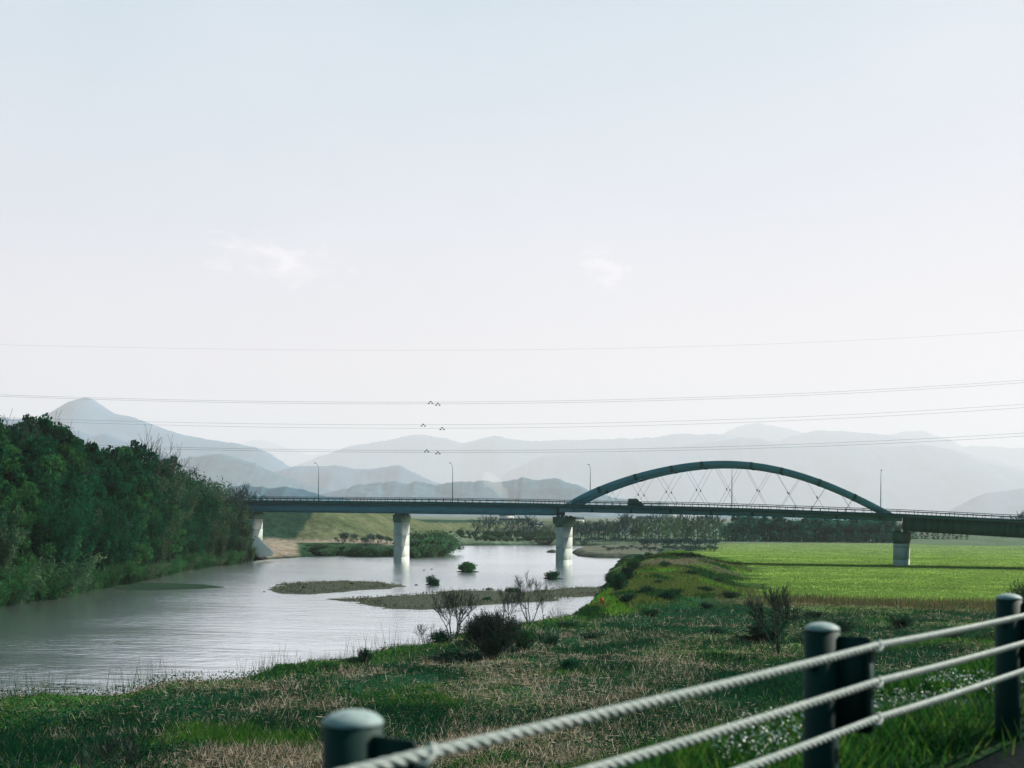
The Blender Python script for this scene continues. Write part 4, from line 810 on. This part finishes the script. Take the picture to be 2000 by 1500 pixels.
def pick(pal, n, p=None, j=.25):
    pal = np.array(pal); c = pal[rng.choice(len(pal), n, p=p)]; return c*rng.uniform(1-j, 1+j, (n, 1))
STR = [(.32, .26, .19), (.46, .39, .31), (.16, .13, .08), (.07, .07, .04), (.62, .54, .46)]
GRN = [(.004, .036, .020), (.007, .056, .024), (.016, .085, .020), (.002, .024, .020)]
BRG = [(.06, .19, .018), (.10, .24, .025), (.03, .12, .018), (.15, .25, .04)]
def lowland(n, y0, y1):
    X, Y = wedge(n, y0, y1); sdv = river_sd(X, Y); e = (X-FO[0])*FG[0] + (Y-FO[1])*FG[1]
    k = (sdv < -1.2) & (e > 17.5) & (sdist(X, Y, FIELD) < 2); X, Y, sdv = X[k], Y[k], sdv[k]; return X, Y, terrain(X, Y, sdv), sdv
X, Y, Z, sdv = lowland(460000, 40, 150)
n1 = fbm(X, Y, 18, 41); n2 = fbm(X, Y, 5, 43); strawp = sst(.455, .56, n2*.5+fbm(X*.5, Y, 12, 42)*.5); md = sdist(X, Y, MOUND) > -1; fdv = sdist(X, Y, FIELD)
patch = fbm(X*.45, Y, 4.5, 91); dens = rng.uniform(0, 1, len(X))
isst = (rng.uniform(0, 1, len(X)) < (.12+.60*strawp)*sst(135, 105, Y)*(1-.78*sst(.02, .26, X/Y+(fbm(X, Y, 9, 44)-.5)*.4))*sst(160, 90, Y)**.5) & ~md
shore = (-sdv < 7)
g = ~isst & (dens < np.where(patch > .42, 1, .45))
gx, gy, gz_ = X[g], Y[g], Z[g]; cc = pick(GRN, g.sum(), [.32, .32, .2, .16]); br_ = (sst(.60, .72, fbm(gx, gy, 7, 93)) > rng.uniform(0, 1, g.sum())) | (shore[g] & (rng.uniform(0, 1, g.sum()) < .55)) | md[g]
cc[br_] = pick([(.03, .11, .018), (.05, .15, .02), (.02, .08, .02), (.08, .17, .03)], br_.sum())
bn = np.exp(-((fdv[g]+5)/6.0)**2)*(gy > 100)*sst(2, -8, sdist(gx, gy, MOUND)) > rng.uniform(0, 1, g.sum()); cc[bn] = pick([(.09, .085, .04), (.14, .11, .06), (.05, .07, .03)], bn.sum())
hh = (.08 + .26*rng.uniform(0, 1, g.sum())**2 + .5*np.maximum(patch[g]-.45, 0)*1.6); hh[md[g]] *= .6
blades('grass', gx, gy, gz_, hh, .022+.018*gy/60, .8, cc)
sx, sy, sz = X[isst], Y[isst], Z[isst]
ns = isst.sum()
wxx, wyy, wz, wsd = lowland(150000, 40, 150); pt_ = fbm(wxx*.5, wyy, 3.0, 191); k = (pt_ > .47) & (fbm(wxx, wyy, 9, 192) > .40); wxx, wyy, wz, pt_ = wxx[k], wyy[k], wz[k], pt_[k]
V, Q = leaves(np.stack([wxx, wyy, wz + rng.uniform(.0, 1, k.sum())*np.minimum((pt_-.47)*5, .65)], 1), .11, .65, -.1); wc = pick([(.004, .036, .022), (.008, .055, .026), (.015, .080, .022), (.05, .14, .02)], len(wxx), [.42, .33, .17, .08])
tag(npmesh('weeds', V, Q, M['blade'], colors=np.repeat(wc, 4, axis=0)), kind='stuff')
H = rng.uniform(.15, .6, ns); fl = rng.uniform(0, 1, ns) < .75; lean = np.where(fl, 1.0, .5); flat = np.where(fl, .85, .1)
blades('dead_reeds', sx, sy, sz+.05, H, .009+.013*sy/60, lean, pick(STR, ns), flat)
# bright turf on the mound
X, Y = wedge(150000, 110, 300, x0=0, x1=.5); k = (mound_sd(X, Y)+rng.normal(size=len(X)) > 0) & (river_sd(X, Y) < -.5); X, Y = X[k], Y[k]; Z = terrain(X, Y); br2 = (fbm(X, Y, 13, 51) > .56) & (Y > 190)
c = pick(BRG, len(X)); ol = fbm(X, Y*.4, 9, 57) > .52; c[ol] = pick([(.09, .13, .03), (.12, .13, .05), (.05, .10, .02)], ol.sum()); dk = fbm(X+Y*.25, Y*.3, 5, 55) + rng.normal(size=len(X))*.03 > .56; c[dk] = pick([(.010, .05, .016), (.02, .07, .02)], dk.sum()); c[br2] = pick([(.2, .17, .12), (.14, .14, .09), (.10, .12, .06)], br2.sum()); blades('turf', X, Y, Z, rng.uniform(.15, .45, len(X)), np.full(len(X), .06)+Y*.0004, .5, c)
# meadow
X, Y = wedge(260000, 120, 460, x0=.15, x1=1.0); k = sdist(X, Y, FIELD) > -1; X, Y = X[k], Y[k]; Z = terrain(X, Y); tone = 1.0*fbm(X*.10+Y*.05, Y, 6, 95, 4)-.25+.5*fbm(X*.4, Y, 22, 96); k = rng.uniform(0, 1, len(X)) < .45+.8*fbm(X*.3, Y, 4, 94); X, Y, Z, tone = X[k], Y[k], Z[k], tone[k]
pt2 = sst(.5, .66, fbm(X*.13, Y*.8, 16, 97, 4))*(.35+.5*sst(180, 400, Y)); c = pick([(.098, .175, .034), (.125, .20, .05), (.062, .14, .028)], len(X), j=.12)*(.55+.9*tone[:, None]); c = c*(1-pt2[:, None]) + np.array((.13, .17, .075))*pt2[:, None]; blades('meadow_grass', X, Y, Z, rng.uniform(.06, .15, len(X)), .04+Y*.0004, .6, c)
# brown reed band in front of the meadow
X, Y = wedge(70000, 95, 170, x0=.1, x1=1.0); f = sdist(X, Y, FIELD); k = (f < 3) & (f > -12) & (sdist(X, Y, MOUND) < (fbm(X, Y, 6, 12)-.75)*16) & (rng.uniform(0, 1, len(X)) < np.exp(-((f+4)/5.0)**2)) & (Y < 165); X, Y = X[k], Y[k]; Z = terrain(X, Y)
blades('reed_band', X, Y, Z, rng.uniform(.4, 1.1, len(X)), np.full(len(X), .07), .2, pick([(.10, .085, .045), (.15, .12, .07), (.05, .075, .03), (.07, .10, .03)], len(X)))
# tall stalks along the near water edge
a = np.array([G(px, py, 1.5) for px, py in [(-100, 1366), (0, 1357), (150, 1340), (300, 1328), (430, 1318), (490, 1298), (560, 1282), (700, 1263), (800, 1243), (900, 1224), (1000, 1209), (1090, 1198)]])
t = rng.uniform(0, len(a)-1.001, 1500); dn = vn(t*7, t*0, 1, 5); t = t[dn > .45]; i = t.astype(int); q = (t-i)[:, None]; pp = a[i]*(1-q)+a[i+1]*q + rng.normal(size=(len(t), 2))*.7; Z = terrain(pp[:, 0], pp[:, 1])
blades('tall_stalks', pp[:, 0], pp[:, 1], np.maximum(Z, .2), rng.uniform(.5, 1.9, len(t))*(.5+.8*vn(t*3, t*0, 1, 8)), np.full(len(t), .028), .22, pick([(.10, .11, .07), (.16, .14, .09), (.03, .07, .04)], len(t)))
# weeds and pebbles on the gravel bars
for poly, n in ((BAR1, 900), (BAR2, 2600)):
    A = np.array(poly); X = rng.uniform(A[:, 0].min(), A[:, 0].max(), n*3); Y = rng.uniform(A[:, 1].min(), A[:, 1].max(), n*3); k = sdist(X, Y, poly) > .3; X, Y = X[k], Y[k]
    blades('bar_weeds', X, Y, np.full(len(X), .15), rng.uniform(.08, .35, len(X)), np.full(len(X), .12), .6, pick([(.03, .07, .03), (.12, .11, .07), (.2, .18, .14), (.02, .04, .03)], len(X)))

# ------------------------------------------------------------------ road embankment and verge beside the camera
RZ0 = EYE-1.02
def E(t, e, z): p = FO + FD*t + FG*e; return Vector((p[0], p[1], z))
def vz(e, t=None):
    z = np.where(e < .75, RZ0, RZ0 - (np.sqrt((e-.75)**2+.16)-.4)/1.75); return z
ts = np.concatenate([np.arange(-60, -3, 3), np.arange(-3, 16, .12), np.arange(16, 150, 4)]); es = np.concatenate([np.arange(-.05, 2.4, .08), np.arange(2.4, 17.6, .8)])
T, E_ = np.meshgrid(ts, es); X = FO[0]+FD[0]*T+FG[0]*E_; Y = FO[1]+FD[1]*T+FG[1]*E_; Zv = vz(E_) + (fbm(X, Y, .5, 97)-.5)*.05*sst(-.05, .3, E_) + .015*sst(0, .3, E_)
ii = np.arange(T.size).reshape(T.shape); Q = np.stack([ii[:-1, :-1], ii[:-1, 1:], ii[1:, 1:], ii[1:, :-1]], -1).reshape(-1, 4)
cv = np.broadcast_to(np.array((.008, .026, .012)), X.shape+(3,)).reshape(-1, 3)
tag(npmesh('road_embankment', np.stack([X, Y, Zv], -1).reshape(-1, 3), Q, M['verge'], colors=cv, floats={'straw': np.full(T.size, .12)}, smooth=True), kind='structure')
m = MB(); m.sweep([[E(t, -.06, RZ0-.002), E(t, -10, RZ0-.002), E(t, -26, .5), E(t, -.06, .5)] for t in (-60, 150)]); tag(m.build('road', M['asphalt']), kind='structure')
def vsample(n, e0, e1, t0=-1, t1=16):
    u = rng.uniform(0, 1, n); t = t0+(t1-t0)*u**1.2; e = rng.uniform(e0, e1, n); p = FO[None]+FD[None]*t[:, None]+FG[None]*e[:, None]; return p[:, 0], p[:, 1], e
X, Y, e = vsample(110000, -.14, 2.2); k = (fbm(X, Y, .35, 98) > .38+.35*sst(.05, -.14, e)) & (rng.uniform(0, 1, len(X)) < sst(-.05, .3, e)*.85+.15); X, Y, e = X[k], Y[k], e[k]
c = pick([(.02, .085, .018), (.045, .14, .02), (.012, .05, .018), (.10, .16, .03)], len(X), [.4, .25, .25, .1]); Z = vz(e)+.0
blades('verge_grass', X, Y, Z, rng.uniform(.05, .17, len(X)), rng.uniform(.005, .012, len(X)), .6, c)
X, Y, e = vsample(26000, .22, 1.05); k = fbm(X, Y, .55, 99) + .22*np.exp(-((e-.62)/.25)**2) > .74; X, Y, e = X[k], Y[k], e[k]; Z = vz(e) + rng.uniform(.05, .14, len(X))
C = np.stack([X, Y, Z], 1); V, Q = leaves(C, .011, .8); tag(npmesh('verge_flowers', V, Q, mat('petals', (.62, .64, .60), (.75, .76, .72), 5, .6)), kind='stuff')

# ------------------------------------------------------------------ cable guardrail
rail = empty('cable_guardrail', E(0, 0, RZ0), 'roadside guardrail of three twisted steel cables on dark green posts with pale domed caps', 'guardrail')
PR = .0572; BL = .166
HZ = [RZ0 + .61, RZ0 + .494, RZ0 + .376]
pt = [0.0, 0.0, 0.0]
tpos = []
for px, Yd in ((693, 2.25), (1620, 3.87), (1979, 5.46)):
    p = np.array(((px-1000)/F*Yd, Yd)); tpos.append(float((p-FO)@FD))
tpos = [tpos[0]-2.06] + tpos + [tpos[-1]+2.06, tpos[-1]+4.12]
for t in tpos:
    c = E(t, 0, RZ0); m = MB(); dz = -.030 if t == tpos[1] else 0.0; m.lathe(c, [(PR, -.3), (PR, .648+dz)], 32); po = m.build('post', M['post'], rail, smooth=False)
    m = MB(); m.lathe(c, [(r_, z_+dz) for r_, z_ in ((PR+.001, .6485), (PR+.0012, .652), (PR*.95, .658), (PR*.78, .665), (PR*.5, .671), (PR*.25, .6735), (.001, .674))], 32); m.build('post_cap', M['cap'], po, smooth=True)
    f = lambda a, b, z: c + Vector((FD[0]*a, FD[1]*a, 0)) + Vector((-FG[0]*b, -FG[1]*b, z))
    m = MB(); m.sweep([[f(a, PR-.01, .632+dz), f(a, BL-.008, .636+dz), f(a, BL, .628+dz), f(a, BL, .335), f(a, BL-.01, .325), f(a, PR-.01, .325)] for a in (-.003, .003)])
    m.box(f, -.024, .024, BL-.004, BL+.004, .33, .60+dz); br = m.build('bracket', M['post'], po)
    for hz in HZ:
        hz = hz + [-.05, -.026, 0, 0, 0, 0][tpos.index(t)]; m = MB(); m.tube([f(-.022, BL+.002, hz-RZ0), f(-.018, BL+.022, hz-RZ0-.014), f(-.004, BL+.034, hz-RZ0-.016), f(.012, BL+.034, hz-RZ0+.002), f(.02, BL+.022, hz-RZ0+.014), f(.022, BL+.002, hz-RZ0+.004)], .006, 8); m.build('cable_hook', M['rope'], br)
    m = MB(); m.tube([f(-PR-.006, .0, .53), f(-PR+.01, 0, .53)], .012, 8); m.build('bolt', M['post'], po)
drop = [-.05, -.026, 0, 0, 0, 0]
for hz in HZ:
    m = MB(); ta, tb = tpos[0]-1.0, tpos[-1]+.3; n = int((tb-ta)/.009); rr = .0066; off = .0066; pitch = .10
    for k in range(3):
        pts = []
        for i in range(n+1):
            t = ta+(tb-ta)*i/n; an = 2*math.pi*(t/pitch + k/3); j = np.searchsorted(tpos, t); 
            sag = 0.0
            if 0 < j < len(tpos): q = (t-tpos[j-1])/(tpos[j]-tpos[j-1]); sag = .006*4*q*(1-q)
            pts.append(E(t, -(BL+.020) + off*math.cos(an), hz - sag + float(np.interp(t, tpos, drop)) + off*math.sin(an)))
        m.tube(pts, rr, 6)
    m.build('cable', M['rope'], rail, smooth=True)

for K in (KD, KM, KB, KT, KW, KS, KF, KG, KSC, KE, KEB, KWB, KGB, KDB): K.finish()

# ------------------------------------------------------------------ smoke and haze
def vol(name, V, faces, color, dens, aniso=0.0, fade=None):
    m, n, l = newmat(name+'_air'); o = n.new('ShaderNodeOutputMaterial'); v = n.new('ShaderNodeVolumePrincipled'); l.new(v.outputs[0], o.inputs['Volume'])
    v.inputs['Color'].default_value = (*color, 1); v.inputs['Density'].default_value = dens; v.inputs['Anisotropy'].default_value = aniso
    me = bpy.data.meshes.new(name); me.from_pydata(V, [], faces); me.materials.append(m); ob = bpy.data.objects.new(name, me); COL.objects.link(ob); return tag(ob, kind='stuff')
x0, x1, y0_, y1_, z0, z1 = -38000, 38000, -500, 38000, -4, 2050
bv = [(x, y, z) for x in (x0, x1) for y in (y0_, y1_) for z in (z0, z1)]
vol('haze', bv, [(0, 1, 3, 2), (4, 6, 7, 5), (0, 4, 5, 1), (2, 3, 7, 6), (0, 2, 6, 4), (1, 5, 7, 3)], (.738, .745, .803), .79e-4, .1)

D_ = 1700; m = MB(); rings = []
for px, py, w in ((986, 975, 5), (982, 966, 12), (974, 956, 17), (966, 947, 20), (960, 938, 19), (955, 928, 15), (952, 921, 8)):
    c = P(px, py, D_); rw = w/F*D_; rings.append([c + Vector((rw*math.cos(t)*(1+.12*math.sin(3*t+px)), rw*math.sin(t), rw*.25*math.sin(2*t+py))) for t in np.linspace(0, 2*math.pi, 17)[:-1]])
m.sweep(rings); sm, n, l = newmat('smoke'); o = n.new('ShaderNodeOutputMaterial'); v = n.new('ShaderNodeVolumePrincipled'); l.new(v.outputs[0], o.inputs['Volume'])
v.inputs['Color'].default_value = (.98, .98, .98, 1); v.inputs['Density'].default_value = .009
tag(m.build('smoke', sm), kind='stuff')
